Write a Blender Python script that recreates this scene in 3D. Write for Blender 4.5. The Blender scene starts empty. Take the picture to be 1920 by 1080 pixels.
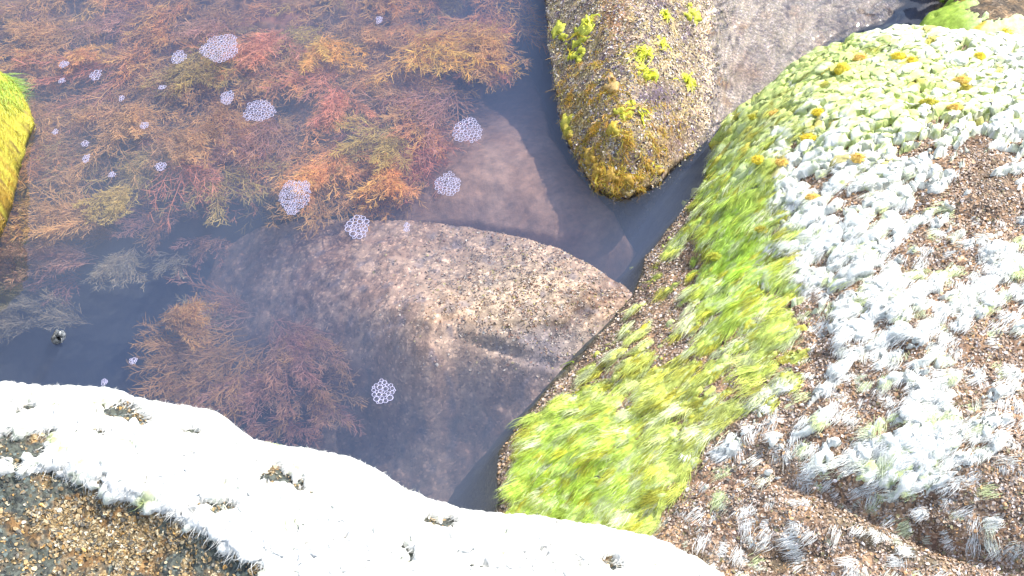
import bpy, math
import numpy as np

sc = bpy.context.scene
COL = sc.collection
R = math.radians
rng = np.random.default_rng(7)

# ------------------------------------------------------------------ camera, sky, sun, exposure
TH = R(38.0); DIST = 1.9; TX = math.tan(R(25.0))
CAM = np.array([0.0, -DIST * math.sin(TH), DIST * math.cos(TH)])
FW = np.array([0.0, math.sin(TH), -math.cos(TH)])
RT = np.array([1.0, 0.0, 0.0])
UP = np.array([0.0, math.cos(TH), math.sin(TH)])
cd = bpy.data.cameras.new('camera'); co = bpy.data.objects.new('camera', cd); COL.objects.link(co)
co.location = CAM; co.rotation_euler = (TH, 0, 0)
cd.sensor_width = 36; cd.angle = R(50.0); cd.clip_start = 0.02; cd.clip_end = 200
sc.camera = co

SUN_AZ = R(58.0)      # from +y (far) towards +x (right)
SUN_EL = R(53.0)
wd = bpy.data.worlds.new('World'); sc.world = wd; wd.use_nodes = True
wn = wd.node_tree.nodes; wn.clear()
wo = wn.new('ShaderNodeOutputWorld'); bg = wn.new('ShaderNodeBackground'); sk = wn.new('ShaderNodeTexSky')
sk.sky_type = 'NISHITA'; sk.sun_disc = False; sk.sun_elevation = SUN_EL; sk.sun_rotation = SUN_AZ
sk.air_density = 1.0; sk.dust_density = 1.6; sk.ozone_density = 1.0
bg.inputs['Strength'].default_value = 0.15
wl_ = wd.node_tree.links
wtc = wn.new('ShaderNodeTexCoord'); wnz = wn.new('ShaderNodeTexNoise'); wnz.inputs['Scale'].default_value = 3.6; wnz.inputs['Detail'].default_value = 6.0; wnz.inputs['Roughness'].default_value = .55
wl_.new(wtc.outputs['Generated'], wnz.inputs['Vector'])
wrp = wn.new('ShaderNodeValToRGB'); wrp.color_ramp.elements[0].position = .44; wrp.color_ramp.elements[1].position = .62
wl_.new(wnz.outputs[0], wrp.inputs[0])
wmx = wn.new('ShaderNodeMix'); wmx.data_type = 'RGBA'; wl_.new(wrp.outputs[0], wmx.inputs['Factor'])
wl_.new(sk.outputs[0], wmx.inputs[6]); wmx.inputs[7].default_value = (5.4, 6.0, 7.0, 1)
wl_.new(wmx.outputs[2], bg.inputs[0]); wd.node_tree.links.new(bg.outputs[0], wo.inputs[0])
sl = bpy.data.lights.new('sun', 'SUN'); so = bpy.data.objects.new('sun', sl); COL.objects.link(so)
sl.energy = 4.8; sl.angle = R(0.6); sl.color = (1.0, 0.95, 0.87)
so.rotation_euler = (math.pi / 2 - SUN_EL, 0, math.pi - SUN_AZ)
so.location = (2, 2, 3)

sc.view_settings.view_transform = 'Standard'; sc.view_settings.look = 'None'
sc.view_settings.exposure = 0.78; sc.view_settings.gamma = 1.0; sc.view_settings.use_curve_mapping = False
sc.render.engine = 'CYCLES'
cy = sc.cycles
cy.max_bounces = 8; cy.diffuse_bounces = 3; cy.glossy_bounces = 2; cy.transmission_bounces = 4
cy.transparent_max_bounces = 12; cy.volume_bounces = 0
cy.use_denoising = True
cy.caustics_reflective = False; cy.caustics_refractive = False

# ------------------------------------------------------------------ pixel <-> world (1920 x 1080 frame)
def P(px, py, z):
    px = np.asarray(px, float); py = np.asarray(py, float); z = np.asarray(z, float)
    a = (px - 960) / 960 * TX; b = (540 - py) / 960 * TX
    dx = a; dy = FW[1] + b * UP[1]; dz = FW[2] + b * UP[2]
    t = (z - CAM[2]) / dz
    return np.stack([CAM[0] + dx * t, CAM[1] + dy * t, z + 0 * t], -1)

def proj(p):
    d = p - CAM
    w = d @ FW
    return 960 + (d @ RT) / w / TX * 960, 540 - (d @ UP) / w / TX * 960

# ------------------------------------------------------------------ noise
def _hash(ix, iy, s):
    h = (ix * 374761393 + iy * 668265263 + s * 2246822519) & 0xffffffff
    h = ((h ^ (h >> 13)) * 1274126177) & 0xffffffff
    h = ((h ^ (h >> 16)) * 2654435761) & 0xffffffff
    return (h ^ (h >> 15)) / 4294967296.0

def gn(x, y, s=0):
    ix = np.floor(x).astype(np.int64); iy = np.floor(y).astype(np.int64)
    fx = x - ix; fy = y - iy
    u = fx * fx * fx * (fx * (fx * 6 - 15) + 10); v = fy * fy * fy * (fy * (fy * 6 - 15) + 10)
    def g(i, j):
        a = _hash(ix + i, iy + j, s) * 2 * np.pi
        return np.cos(a) * (fx - i) + np.sin(a) * (fy - j)
    a = g(0, 0) * (1 - u) + g(1, 0) * u; b = g(0, 1) * (1 - u) + g(1, 1) * u
    return (a * (1 - v) + b * v) * 1.4

def fbm(x, y, s=0, o=4, gain=.5):
    r = 0; a = 1.0; t = 0
    for k in range(o):
        r = r + a * gn(x * 2 ** k, y * 2 ** k, s + 17 * k); t += a; a *= gain
    return r / t

def worley(x, y, s=0):
    ix = np.floor(x).astype(np.int64); iy = np.floor(y).astype(np.int64)
    best = np.full(x.shape, 9.0); sec = np.full(x.shape, 9.0); cid = np.zeros(x.shape)
    for i in (-1, 0, 1):
        for j in (-1, 0, 1):
            hx = ix + i + _hash(ix + i, iy + j, s); hy = iy + j + _hash(ix + i, iy + j, s + 5)
            d = np.hypot(x - hx, y - hy)
            m = d < best
            sec = np.where(m, best, np.minimum(sec, d))
            cid = np.where(m, _hash(ix + i, iy + j, s + 9), cid)
            best = np.where(m, d, best)
    return best, sec, cid

def ss(a, b, x):
    t = np.clip((x - a) / (b - a), 0, 1); return t * t * (3 - 2 * t)

def mixc(a, b, t):
    t = np.asarray(t)[..., None]
    return np.asarray(a) * (1 - t) + np.asarray(b) * t

# ------------------------------------------------------------------ mesh making
def mesh_np(name, V, F, mat, col=None, smooth=True, parent=None, loc=None):
    V = np.asarray(V, np.float64); F = np.asarray(F, np.int64)
    if loc is None: loc = (np.array([V[:, 0].mean(), V[:, 1].mean(), V[:, 2].min()]) if parent is None else np.zeros(3))
    loc = np.asarray(loc, float)
    me = bpy.data.meshes.new(name)
    k = F.shape[1]
    me.vertices.add(len(V)); me.vertices.foreach_set('co', (V - loc).astype(np.float32).ravel())
    me.loops.add(F.size); me.loops.foreach_set('vertex_index', F.astype(np.int32).ravel())
    me.polygons.add(len(F)); me.polygons.foreach_set('loop_start', np.arange(0, F.size, k, dtype=np.int32))
    me.polygons.foreach_set('use_smooth', np.full(len(F), smooth))
    me.update(calc_edges=True)
    if col is not None:
        c = np.ones((len(V), 4), np.float32); c[:, :3] = np.clip(col, 0, 1)
        at = me.color_attributes.new('Col', 'FLOAT_COLOR', 'POINT'); at.data.foreach_set('color', c.ravel())
    me.materials.append(mat)
    o = bpy.data.objects.new(name, me); COL.objects.link(o); o.location = loc
    if parent is not None: o.parent = parent
    return o

def tag(o, label=None, cat=None, group=None, kind=None):
    if label: o['label'] = label
    if cat: o['category'] = cat
    if group: o['group'] = group
    if kind: o['kind'] = kind
    return o

def grid_faces(ny, nx, keep=None):
    i = np.arange(ny - 1)[:, None] * nx + np.arange(nx - 1)[None, :]
    f = np.stack([i, i + 1, i + nx + 1, i + nx], -1).reshape(-1, 4)
    if keep is not None: f = f[keep.reshape(-1)]
    return f

def compact(V, F, C=None):
    u, inv = np.unique(F, return_inverse=True)
    return V[u], inv.reshape(F.shape), (C[u] if C is not None else None)

class Strands:
    """tapered ribbons gathered into one mesh"""
    def __init__(s): s.V = []; s.F = []; s.C = []; s.n = 0
    def add(s, p0, d, L, w, side, bend, c0, c1, nseg=3, taper=1.0, wave=0.0):
        """p0,d,side,bend (n,3); L,w (n,); colours (n,3)"""
        n = len(p0)
        if n == 0: return
        t = np.linspace(0, 1, nseg + 1)[None, :, None]
        L3 = L[:, None, None]
        c = p0[:, None] + d[:, None] * L3 * t + bend[:, None] * L3 * t ** 2
        if wave:
            ph = rng.uniform(0, 6.28, (n, 1, 1))
            c = c + side[:, None] * L3 * wave * np.sin(ph + t * 7) * t
        ww = w[:, None, None] * .5 * (1 - taper * t ** 1.6 + .06) * (0.75 + .25 * np.minimum(1, t * 6))
        a = c - side[:, None] * ww; b = c + side[:, None] * ww
        V = np.stack([a, b], 2).reshape(n, -1, 3)
        k = nseg
        j = np.arange(k)
        f = np.stack([2 * j, 2 * j + 1, 2 * j + 3, 2 * j + 2], -1)
        F = (f[None] + (np.arange(n) * (2 * (k + 1)))[:, None, None]).reshape(-1, 4) + s.n
        C = c0[:, None] * (1 - t) + c1[:, None] * t
        C = np.repeat(C, 2, axis=1)
        s.V.append(V.reshape(-1, 3)); s.F.append(F); s.C.append(C.reshape(-1, 3)); s.n += V.shape[0] * V.shape[1]
        return c
    def arrays(s): return np.concatenate(s.V), np.concatenate(s.F), np.concatenate(s.C)
    def build(s, name, mat, parent=None, loc=None, smooth=False):
        V, F, C = s.arrays()
        return mesh_np(name, V, F, mat, C, smooth, parent, loc)

def unit(v): return v / np.maximum(np.linalg.norm(v, axis=-1, keepdims=True), 1e-9)
def rv(n, s=1.0): return rng.normal(0, s, (n, 3))
def jit(c, n, a):
    """n jittered copies of colour c"""
    c = np.broadcast_to(np.asarray(c, float), (n, 3))
    return c * (1 + rng.normal(0, a, (n, 1))) * (1 + rng.normal(0, a * .4, (n, 3)))

# ------------------------------------------------------------------ materials
def newmat(name):
    m = bpy.data.materials.new(name); m.use_nodes = True
    nt = m.node_tree; nt.nodes.clear(); return m, nt, nt.nodes, nt.links

def N(nodes, t, **kw):
    n = nodes.new(t)
    for k, v in kw.items():
        if k.startswith('_'): setattr(n, k[1:], v)
        else: n.inputs[k.replace('_', ' ')].default_value = v
    return n

def mat_rock(name, specks, scale=260, amount=.7, rough=.75, bump=.0016, wet=0):
    """vertex colour broken up by two sizes of mineral grains and a fine grain bump"""
    m, nt, nd, lk = newmat(name)
    out = N(nd, 'ShaderNodeOutputMaterial'); b = N(nd, 'ShaderNodeBsdfPrincipled', Roughness=rough)
    at = N(nd, 'ShaderNodeAttribute', _attribute_name='Col')
    tc = N(nd, 'ShaderNodeTexCoord')
    nz = N(nd, 'ShaderNodeTexNoise', Scale=scale * .35, Detail=3.0)
    ad = N(nd, 'ShaderNodeVectorMath', _operation='MULTIPLY_ADD'); ad.inputs[1].default_value = (.006,) * 3
    lk.new(tc.outputs['Object'], nz.inputs['Vector']); lk.new(nz.outputs['Color'], ad.inputs[0]); lk.new(tc.outputs['Object'], ad.inputs[2])
    v = N(nd, 'ShaderNodeTexVoronoi', Scale=scale); lk.new(ad.outputs[0], v.inputs['Vector'])
    sp = N(nd, 'ShaderNodeSeparateColor'); lk.new(v.outputs['Color'], sp.inputs[0])
    rp = N(nd, 'ShaderNodeValToRGB'); rp.color_ramp.interpolation = 'CONSTANT'
    e = rp.color_ramp.elements
    while len(e) < len(specks): e.new(0.5)
    for i, (p, c) in enumerate(specks): e[i].position = p; e[i].color = (*c, 1)
    lk.new(sp.outputs[0], rp.inputs[0])
    mx = N(nd, 'ShaderNodeMix', _data_type='RGBA', _blend_type='MULTIPLY'); mx.inputs['Factor'].default_value = amount
    lk.new(at.outputs['Color'], mx.inputs[6]); lk.new(rp.outputs[0], mx.inputs[7])
    n2 = N(nd, 'ShaderNodeTexNoise', Scale=45.0, Detail=5.0, Roughness=.65); lk.new(tc.outputs['Object'], n2.inputs['Vector'])
    mr = N(nd, 'ShaderNodeMapRange'); mr.inputs[1].default_value = .3; mr.inputs[2].default_value = .7; mr.inputs[3].default_value = .6; mr.inputs[4].default_value = 1.35
    lk.new(n2.outputs[0], mr.inputs[0])
    m2 = N(nd, 'ShaderNodeVectorMath', _operation='SCALE'); lk.new(mx.outputs[2], m2.inputs[0]); lk.new(mr.outputs[0], m2.inputs['Scale'])
    lk.new(m2.outputs[0], b.inputs['Base Color'])
    n3 = N(nd, 'ShaderNodeTexNoise', Scale=scale * .8, Detail=4.0, Roughness=.7); lk.new(tc.outputs['Object'], n3.inputs['Vector'])
    bp = N(nd, 'ShaderNodeBump', Strength=.9, Distance=bump); lk.new(n3.outputs[0], bp.inputs['Height']); lk.new(bp.outputs[0], b.inputs['Normal'])
    if wet:
        b.inputs['Coat Weight'].default_value = wet; b.inputs['Coat Roughness'].default_value = .12
    lk.new(b.outputs[0], out.inputs[0]); return m

def mat_plant(name, trans=.35, rough=.6, spec=.3, gain=1.0, nscale=90.0, bump=0.0, var=.35):
    m, nt, nd, lk = newmat(name)
    out = N(nd, 'ShaderNodeOutputMaterial')
    at = N(nd, 'ShaderNodeAttribute', _attribute_name='Col'); tc = N(nd, 'ShaderNodeTexCoord')
    nz = N(nd, 'ShaderNodeTexNoise', Scale=nscale, Detail=4.0, Roughness=.65); lk.new(tc.outputs['Object'], nz.inputs['Vector'])
    mr = N(nd, 'ShaderNodeMapRange'); mr.inputs[1].default_value = .3; mr.inputs[2].default_value = .7
    mr.inputs[3].default_value = (1 - var) * gain; mr.inputs[4].default_value = (1 + var) * gain
    lk.new(nz.outputs[0], mr.inputs[0])
    sc_ = N(nd, 'ShaderNodeVectorMath', _operation='SCALE'); lk.new(at.outputs['Color'], sc_.inputs[0]); lk.new(mr.outputs[0], sc_.inputs['Scale'])
    b = N(nd, 'ShaderNodeBsdfPrincipled', Roughness=rough); b.inputs['Specular IOR Level'].default_value = spec
    lk.new(sc_.outputs[0], b.inputs['Base Color'])
    if bump:
        n3 = N(nd, 'ShaderNodeTexNoise', Scale=420.0, Detail=3.0, Roughness=.7); lk.new(tc.outputs['Object'], n3.inputs['Vector'])
        bp = N(nd, 'ShaderNodeBump', Strength=.8, Distance=bump); lk.new(n3.outputs[0], bp.inputs['Height']); lk.new(bp.outputs[0], b.inputs['Normal'])
    if trans:
        tr = N(nd, 'ShaderNodeBsdfTranslucent'); lk.new(sc_.outputs[0], tr.inputs[0])
        mx = N(nd, 'ShaderNodeMixShader'); mx.inputs[0].default_value = trans
        lk.new(b.outputs[0], mx.inputs[1]); lk.new(tr.outputs[0], mx.inputs[2]); lk.new(mx.outputs[0], out.inputs[0])
    else: lk.new(b.outputs[0], out.inputs[0])
    return m

M_MID = mat_rock('speckled_rock', [(0, (.42, .34, .42)), (.16, (.9, .78, .55)), (.42, (1.35, 1.15, .95)), (.6, (.75, .7, .45)), (.75, (.5, .4, .3)), (.88, (1.9, 1.75, 1.7))], 300, .9)
M_BROWN = mat_rock('crusted_rock', [(0, (.3, .26, .24)), (.2, (.9, .7, .5)), (.5, (1.2, .95, .75)), (.75, (.6, .45, .35)), (.9, (1.8, 1.6, 1.4))], 240, .9, bump=.003)
M_SUB = mat_rock('silted_rock', [(0, (.65, .6, .6)), (.2, (1, .95, .9)), (.7, (1.2, 1.15, 1.1)), (.9, (2.0, 1.9, 1.75))], 230, .75)
M_SUB2 = mat_rock('silted_slab', [(0, (.8, .8, .8)), (.3, (1, .98, .95)), (.8, (1.2, 1.15, 1.1))], 160, .4)
M_MATG = mat_plant('wet_green_algae', .3, .55, .35, bump=.002)
M_MATW = mat_plant('bleached_algae', .25, .8, .15, bump=.002, var=.18)
M_RED = mat_plant('red_seaweed', .45, .6, .3, gain=1.18, nscale=25.0, var=.3)
M_LEAF = mat_plant('sea_lettuce', .45, .4, .5, nscale=150.0, bump=.001)
M_FLAKE = mat_plant('shell_crust', .0, .5, .5, nscale=300.0, var=.4)

# ------------------------------------------------------------------ rocks as height fields
def tps(pts):
    X = np.array([[p[0], p[1]] for p in pts]); z = np.array([p[2] for p in pts]); n = len(X)
    def phi(r2): return .5 * r2 * np.log(np.maximum(r2, 1e-12))
    K = phi(((X[:, None] - X[None]) ** 2).sum(-1)) + np.eye(n) * 2e-4
    Q = np.c_[np.ones(n), X]
    A = np.block([[K, Q], [Q.T, np.zeros((3, 3))]])
    w = np.linalg.solve(A, np.r_[z, 0, 0, 0])
    def f(x, y):
        r = w[n] + w[n + 1] * x + w[n + 2] * y
        for i in range(n): r = r + w[i] * phi((x - X[i, 0]) ** 2 + (y - X[i, 1]) ** 2)
        return r
    return f

def poly_sd(x, y, pts):
    """signed distance (inside > 0) and the outline's z at the nearest point"""
    best = np.full(x.shape, 1e9); zb = np.zeros(x.shape); ins = np.zeros(x.shape, bool)
    n = len(pts)
    for i in range(n):
        a = pts[i]; b = pts[(i + 1) % n]
        ex, ey = b[0] - a[0], b[1] - a[1]
        t = np.clip(((x - a[0]) * ex + (y - a[1]) * ey) / (ex * ex + ey * ey + 1e-12), 0, 1)
        d = np.hypot(x - a[0] - t * ex, y - a[1] - t * ey)
        m = d < best
        zb = np.where(m, a[2] + t * (b[2] - a[2]), zb); best = np.where(m, d, best)
        c = ((a[1] > y) != (b[1] > y)) & (x < ex * (y - a[1]) / (ey if abs(ey) > 1e-12 else 1e-12) + a[0])
        ins ^= c
    return np.where(ins, best, -best), zb

class Field:
    def __init__(s, outline, inner, step, zmin, slope=3.2, amp=(.012, .005, .0018), seed=1, extra=None, edge=.0):
        o = [tuple(P(*p)) for p in outline]; q = [tuple(P(*p)) for p in inner]
        X = np.array(o)
        m = .16
        x0, x1 = X[:, 0].min() - m, X[:, 0].max() + m; y0, y1 = X[:, 1].min() - m, X[:, 1].max() + m
        s.nx = int((x1 - x0) / step) + 1; s.ny = int((y1 - y0) / step) + 1; s.step = step; s.x0 = x0; s.y0 = y0
        xs = x0 + np.arange(s.nx) * step; ys = y0 + np.arange(s.ny) * step
        s.x, s.y = np.meshgrid(xs, ys)
        # wobble of the outline so that it is not a polygon
        wx = s.x + .006 * fbm(s.x / .05, s.y / .05, seed + 40); wy = s.y + .006 * fbm(s.x / .05, s.y / .05, seed + 50)
        s.sd, zb = poly_sd(wx, wy, o)
        f = tps(o + q)(s.x, s.y)
        out = np.maximum(-s.sd, 0)
        z = np.where(s.sd > 0, f, zb - out * slope - 2.0 * np.sqrt(out) * .02)
        bl = ss(-.012, .012, s.sd)
        z = z * 1.0
        n = amp[0] * fbm(s.x / .16, s.y / .16, seed, 3) + amp[1] * fbm(s.x / .04, s.y / .04, seed + 3, 3) + amp[2] * fbm(s.x / .011, s.y / .011, seed + 7, 3)
        s.z = z + n * (.35 + .65 * ss(-.02, .05, s.sd))
        if extra is not None: s.z = s.z + extra(s.x, s.y, s.sd)
        s.zmin = zmin
        s.normals()
        s.px, s.py = proj(np.stack([s.x, s.y, s.z], -1))
    def normals(s):
        gy, gx = np.gradient(s.z, s.step)
        s.nrm = unit(np.stack([-gx, -gy, np.ones_like(gx)], -1))
    def keep(s, m):
        return m[:-1, :-1] | m[1:, :-1] | m[:-1, 1:] | m[1:, 1:]
    def samp(s, A, x, y):
        fx = np.clip((x - s.x0) / s.step, 0, s.nx - 1.001); fy = np.clip((y - s.y0) / s.step, 0, s.ny - 1.001)
        i = fx.astype(int); j = fy.astype(int); u = fx - i; v = fy - j
        if A.ndim == 3: u = u[:, None]; v = v[:, None]
        return (A[j, i] * (1 - u) + A[j, i + 1] * u) * (1 - v) + (A[j + 1, i] * (1 - u) + A[j + 1, i + 1] * u) * v
    def scatter(s, n, w):
        """n points drawn by weight w (grid)"""
        c = np.cumsum((w * (s.z > s.zmin)).ravel()); r = rng.uniform(0, c[-1], n)
        k = np.searchsorted(c, r); k = np.minimum(k, c.size - 1)
        x = s.x.ravel()[k] + rng.uniform(-.5, .5, n) * s.step; y = s.y.ravel()[k] + rng.uniform(-.5, .5, n) * s.step
        return np.stack([x, y, s.samp(s.z, x, y)], -1), s.samp(s.nrm, x, y)
    def at(s, px, py):
        """the surface point seen at a pixel: march along the ray"""
        zz = np.linspace(.5, -.3, 400)
        q = P(px, py, zz); h = s.samp(s.z, q[:, 0], q[:, 1])
        k = np.argmax(h >= q[:, 2]); p = q[k].copy(); p[2] = s.samp(s.z, p[None, 0], p[None, 1])[0]
        return p, s.samp(s.nrm, p[None, 0], p[None, 1])[0]
    def build(s, name, mat, col, undercut=0.0):
        if undercut:
            gy, gx = np.gradient(s.sd, s.step); g = unit(np.stack([gx, gy], -1))
            dep = np.clip(-s.z - .002, 0, .3) * (s.sd < .02)
            mv = np.minimum(dep * undercut + np.maximum(-s.sd, 0) * ss(0, .02, dep), .13)
            mx_, my_ = g[..., 0] * mv, g[..., 1] * mv
        else: mx_ = my_ = 0
        k = s.keep(s.z > s.zmin)
        V = np.stack([s.x + mx_, s.y + my_, s.z], -1).reshape(-1, 3)
        V, F, C = compact(V, grid_faces(s.ny, s.nx, k), col.reshape(-1, 3))
        # close it below: pull the rim down and cap by a skirt
        V[:, 2] = np.maximum(V[:, 2], s.zmin - .05)
        return mesh_np(name, V, F, mat, C)

def blob(px, py, cx, cy, rx, ry, rot=0.0):
    """soft 0..1 spot in frame coordinates"""
    a = R(rot); dx = px - cx; dy = py - cy
    u = (dx * math.cos(a) + dy * math.sin(a)) / rx; v = (-dx * math.sin(a) + dy * math.cos(a)) / ry
    return np.exp(-(u * u + v * v))

def side_of(px, py, pts):
    """signed px distance to a polyline (positive on its left going along it = image right when going up)"""
    best = np.full(px.shape, 1e9); sg = np.zeros(px.shape)
    for a, b in zip(pts[:-1], pts[1:]):
        ex, ey = b[0] - a[0], b[1] - a[1]
        t = np.clip(((px - a[0]) * ex + (py - a[1]) * ey) / (ex * ex + ey * ey), 0, 1)
        d = np.hypot(px - a[0] - t * ex, py - a[1] - t * ey)
        cr = (px - a[0]) * ey - (py - a[1]) * ex
        m = d < best; best = np.where(m, d, best); sg = np.where(m, np.sign(cr), sg)
    return best * -sg

# ================================================================== SETTING
# ---- pool floor
def axis(lo, hi, step, far):
    a = np.arange(lo, hi, step); o = np.array([.05, .15, .4, 1, 2.5, 6, 14]); o = o[o < far]
    return np.concatenate([lo - o[::-1], a, hi + o])
fx = axis(-1.5, 1.5, .02, 20); fy = axis(-1.0, 1.6, .02, 20)
X, Y = np.meshgrid(fx, fy)
Z = -.36 + .05 * fbm(X / .35, Y / .35, 3, 4) + .012 * fbm(X / .06, Y / .06, 9, 3)
fc = mixc((.10, .11, .12), (.17, .14, .11), ss(-.3, .4, fbm(X / .2, Y / .2, 12, 4)))
tag(mesh_np('pool_floor', np.stack([X, Y, Z], -1).reshape(-1, 3), grid_faces(len(fy), len(fx)), M_SUB2, fc.reshape(-1, 3), loc=(0, 0, 0)), kind='structure')

# ---- water: one closed body, rippled top
m, nt, nd, lk = newmat('pool_water')
out = N(nd, 'ShaderNodeOutputMaterial')
tr = N(nd, 'ShaderNodeBsdfTransparent'); gl = N(nd, 'ShaderNodeBsdfGlossy', Roughness=.02)
mx = N(nd, 'ShaderNodeMixShader')
tc = N(nd, 'ShaderNodeTexCoord'); nz = N(nd, 'ShaderNodeTexNoise', Scale=28.0, Detail=2.0); lk.new(tc.outputs['Object'], nz.inputs['Vector'])
bp = N(nd, 'ShaderNodeBump', Strength=.12, Distance=.004); lk.new(nz.outputs[0], bp.inputs['Height'])
lk.new(bp.outputs[0], gl.inputs['Normal'])
# Schlick reflectance, the same from above and below, so that sunlight passes down into the pool
ge = N(nd, 'ShaderNodeNewGeometry'); dt = N(nd, 'ShaderNodeVectorMath', _operation='DOT_PRODUCT')
lk.new(bp.outputs[0], dt.inputs[0]); lk.new(ge.outputs['Incoming'], dt.inputs[1])
ab = N(nd, 'ShaderNodeMath', _operation='ABSOLUTE'); lk.new(dt.outputs['Value'], ab.inputs[0])
om = N(nd, 'ShaderNodeMath', _operation='SUBTRACT'); om.inputs[0].default_value = 1.0; lk.new(ab.outputs[0], om.inputs[1])
pw = N(nd, 'ShaderNodeMath', _operation='POWER'); lk.new(om.outputs[0], pw.inputs[0]); pw.inputs[1].default_value = 5.0
sh = N(nd, 'ShaderNodeMath', _operation='MULTIPLY_ADD'); lk.new(pw.outputs[0], sh.inputs[0]); sh.inputs[1].default_value = .93; sh.inputs[2].default_value = .07
wa = N(nd, 'ShaderNodeAttribute', _attribute_name='Col')
rf = N(nd, 'ShaderNodeBsdfRefraction', Roughness=0.0, IOR=1.33)
rm = N(nd, 'ShaderNodeMixShader'); lk.new(wa.outputs['Fac'], rm.inputs[0]); lk.new(tr.outputs[0], rm.inputs[1]); lk.new(rf.outputs[0], rm.inputs[2])
lk.new(sh.outputs[0], mx.inputs[0]); lk.new(rm.outputs[0], mx.inputs[1]); lk.new(gl.outputs[0], mx.inputs[2]); lk.new(mx.outputs[0], out.inputs[0])
vo = N(nd, 'ShaderNodeVolumePrincipled'); vo.inputs['Color'].default_value = (.27, .39, .74, 1); vo.inputs['Density'].default_value = 3.4
vo.inputs['Anisotropy'].default_value = 0.2
lk.new(vo.outputs[0], out.inputs['Volume'])
M_WATER = m
wx_ = axis(-1.4, 1.4, .005, 20); wy_ = axis(-.8, 1.3, .005, 20)
X, Y = np.meshgrid(wx_, wy_)
px, py = proj(np.stack([X, Y, 0 * X], -1))
rip = np.clip(blob(px, py, 1530, 70, 230, 180) * 1.5, 0, 1) * ((np.abs(X) < 1.4) & (np.abs(Y) < 1.3))
aa = R(40); U = X * math.cos(aa) + Y * math.sin(aa); W = -X * math.sin(aa) + Y * math.cos(aa)
wp = .5 * fbm(X / .12, Y / .12, 91, 2)
Z = .0004 * fbm(X / .1, Y / .1, 77, 2) + rip * (.0062 * gn(U / .10 + wp, W / .028 + wp * 2, 78) + .0030 * gn(U / .05, W / .015 + wp * 3, 79))
nyw, nxw = X.shape
V = np.stack([X, Y, Z], -1).reshape(-1, 3)
F = grid_faces(nyw, nxw)
Vb = V.copy()[[0, nxw - 1, nyw * nxw - 1, (nyw - 1) * nxw]]; Vb[:, 2] = -1.0
V2 = np.concatenate([V, Vb]); b0 = len(V)
c = [0, nxw - 1, nyw * nxw - 1, (nyw - 1) * nxw]
box = [[c[i], c[(i + 1) % 4], b0 + (i + 1) % 4, b0 + i][::-1] for i in range(4)] + [[b0 + 3, b0 + 2, b0 + 1, b0]]
V2[[c[0], c[1], c[2], c[3]], 2] = 0
ripc = np.concatenate([(.40 * ss(.10, .6, rip)).ravel(), np.zeros(4)])[:, None] * np.ones(3)
tag(mesh_np('pool_water', V2, np.concatenate([F, np.array(box)]), M_WATER, ripc, loc=(0, 0, 0)), kind='structure')

# ================================================================== BOULDERS
# ---- right boulder
RO = [(925, 985, 0), (928, 930, 0), (935, 850, 0), (985, 775, 0), (1050, 695, 0), (1110, 632, 0), (1185, 555, 0), (1212, 480, 0), (1275, 400, 0),
      (1318, 345, .0), (1345, 285, .03), (1372, 230, .06), (1440, 180, .1), (1530, 112, .14), (1620, 78, .17), (1700, 62, .19), (1800, 72, .2), (1925, 85, .2), (2120, 70, .2),
      (2250, 600, .3), (2300, 1250, .3), (1300, 1350, .15), (960, 1180, .02)]
RI = [(1010, 900, .05), (1100, 900, .09), (1200, 900, .13), (1400, 900, .2), (1700, 950, .25), (1900, 900, .29), (1130, 720, .055), (1250, 700, .12), (1400, 600, .19), (1600, 600, .26),
      (1850, 600, .3), (1290, 490, .06), (1370, 400, .125), (1400, 330, .135), (1480, 450, .2), (1600, 350, .25), (1800, 300, .28), (1550, 200, .2), (1700, 140, .225), (1430, 270, .145), (1860, 170, .25), (1500, 1050, .2), (1850, 1060, .25)]
def right_extra(x, y, sd):
    r = -.03 * np.exp(-((x - .52) ** 2 / .05 + (y + .10 + .25 * (x - .52)) ** 2 / .0012))
    return r
RB = Field(RO, RI, .0026, -.30, slope=2.2, amp=(.02, .008, .003), seed=11)
px, py = RB.px, RB.py
# a hollow and two ledges seen low on the right
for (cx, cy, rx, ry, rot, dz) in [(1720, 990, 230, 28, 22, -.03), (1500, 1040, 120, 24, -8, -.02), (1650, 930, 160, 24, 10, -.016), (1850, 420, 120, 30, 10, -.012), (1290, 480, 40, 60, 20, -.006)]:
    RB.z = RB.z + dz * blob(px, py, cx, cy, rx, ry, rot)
RB.normals()
n1 = fbm(RB.x / .05, RB.y / .05, 21, 4); n2 = fbm(RB.x / .02, RB.y / .02, 22, 3)
colr = mixc((.24, .175, .135), (.42, .32, .235), ss(-.25, .35, n1))
colr = mixc(colr, (.13, .11, .13), ss(.1, .45, n2) * .7)
colr = mixc(colr, (.07, .085, .065), np.clip(blob(px, py, 1620, 985, 110, 34, 20) + blob(px, py, 1450, 1050, 110, 26) + blob(px, py, 1720, 1040, 110, 24, 25) + .7 * blob(px, py, 1870, 330, 50, 60) + .6 * blob(px, py, 1600, 515, 60, 26), 0, 1) * .7)  # greenish shadow areas painted into the rock colour, mostly low on the right
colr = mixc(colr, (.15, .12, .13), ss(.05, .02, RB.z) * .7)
colr = mixc(colr, (.028, .035, .022), ss(.016, -.002, RB.z) * .92)  # channel's shadow and reflection painted near-black onto the submerged flank, with dark weed
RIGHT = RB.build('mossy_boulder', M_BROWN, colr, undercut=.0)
tag(RIGHT, 'large brown crusted boulder filling the right side under white and green algae', 'boulder')

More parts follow.
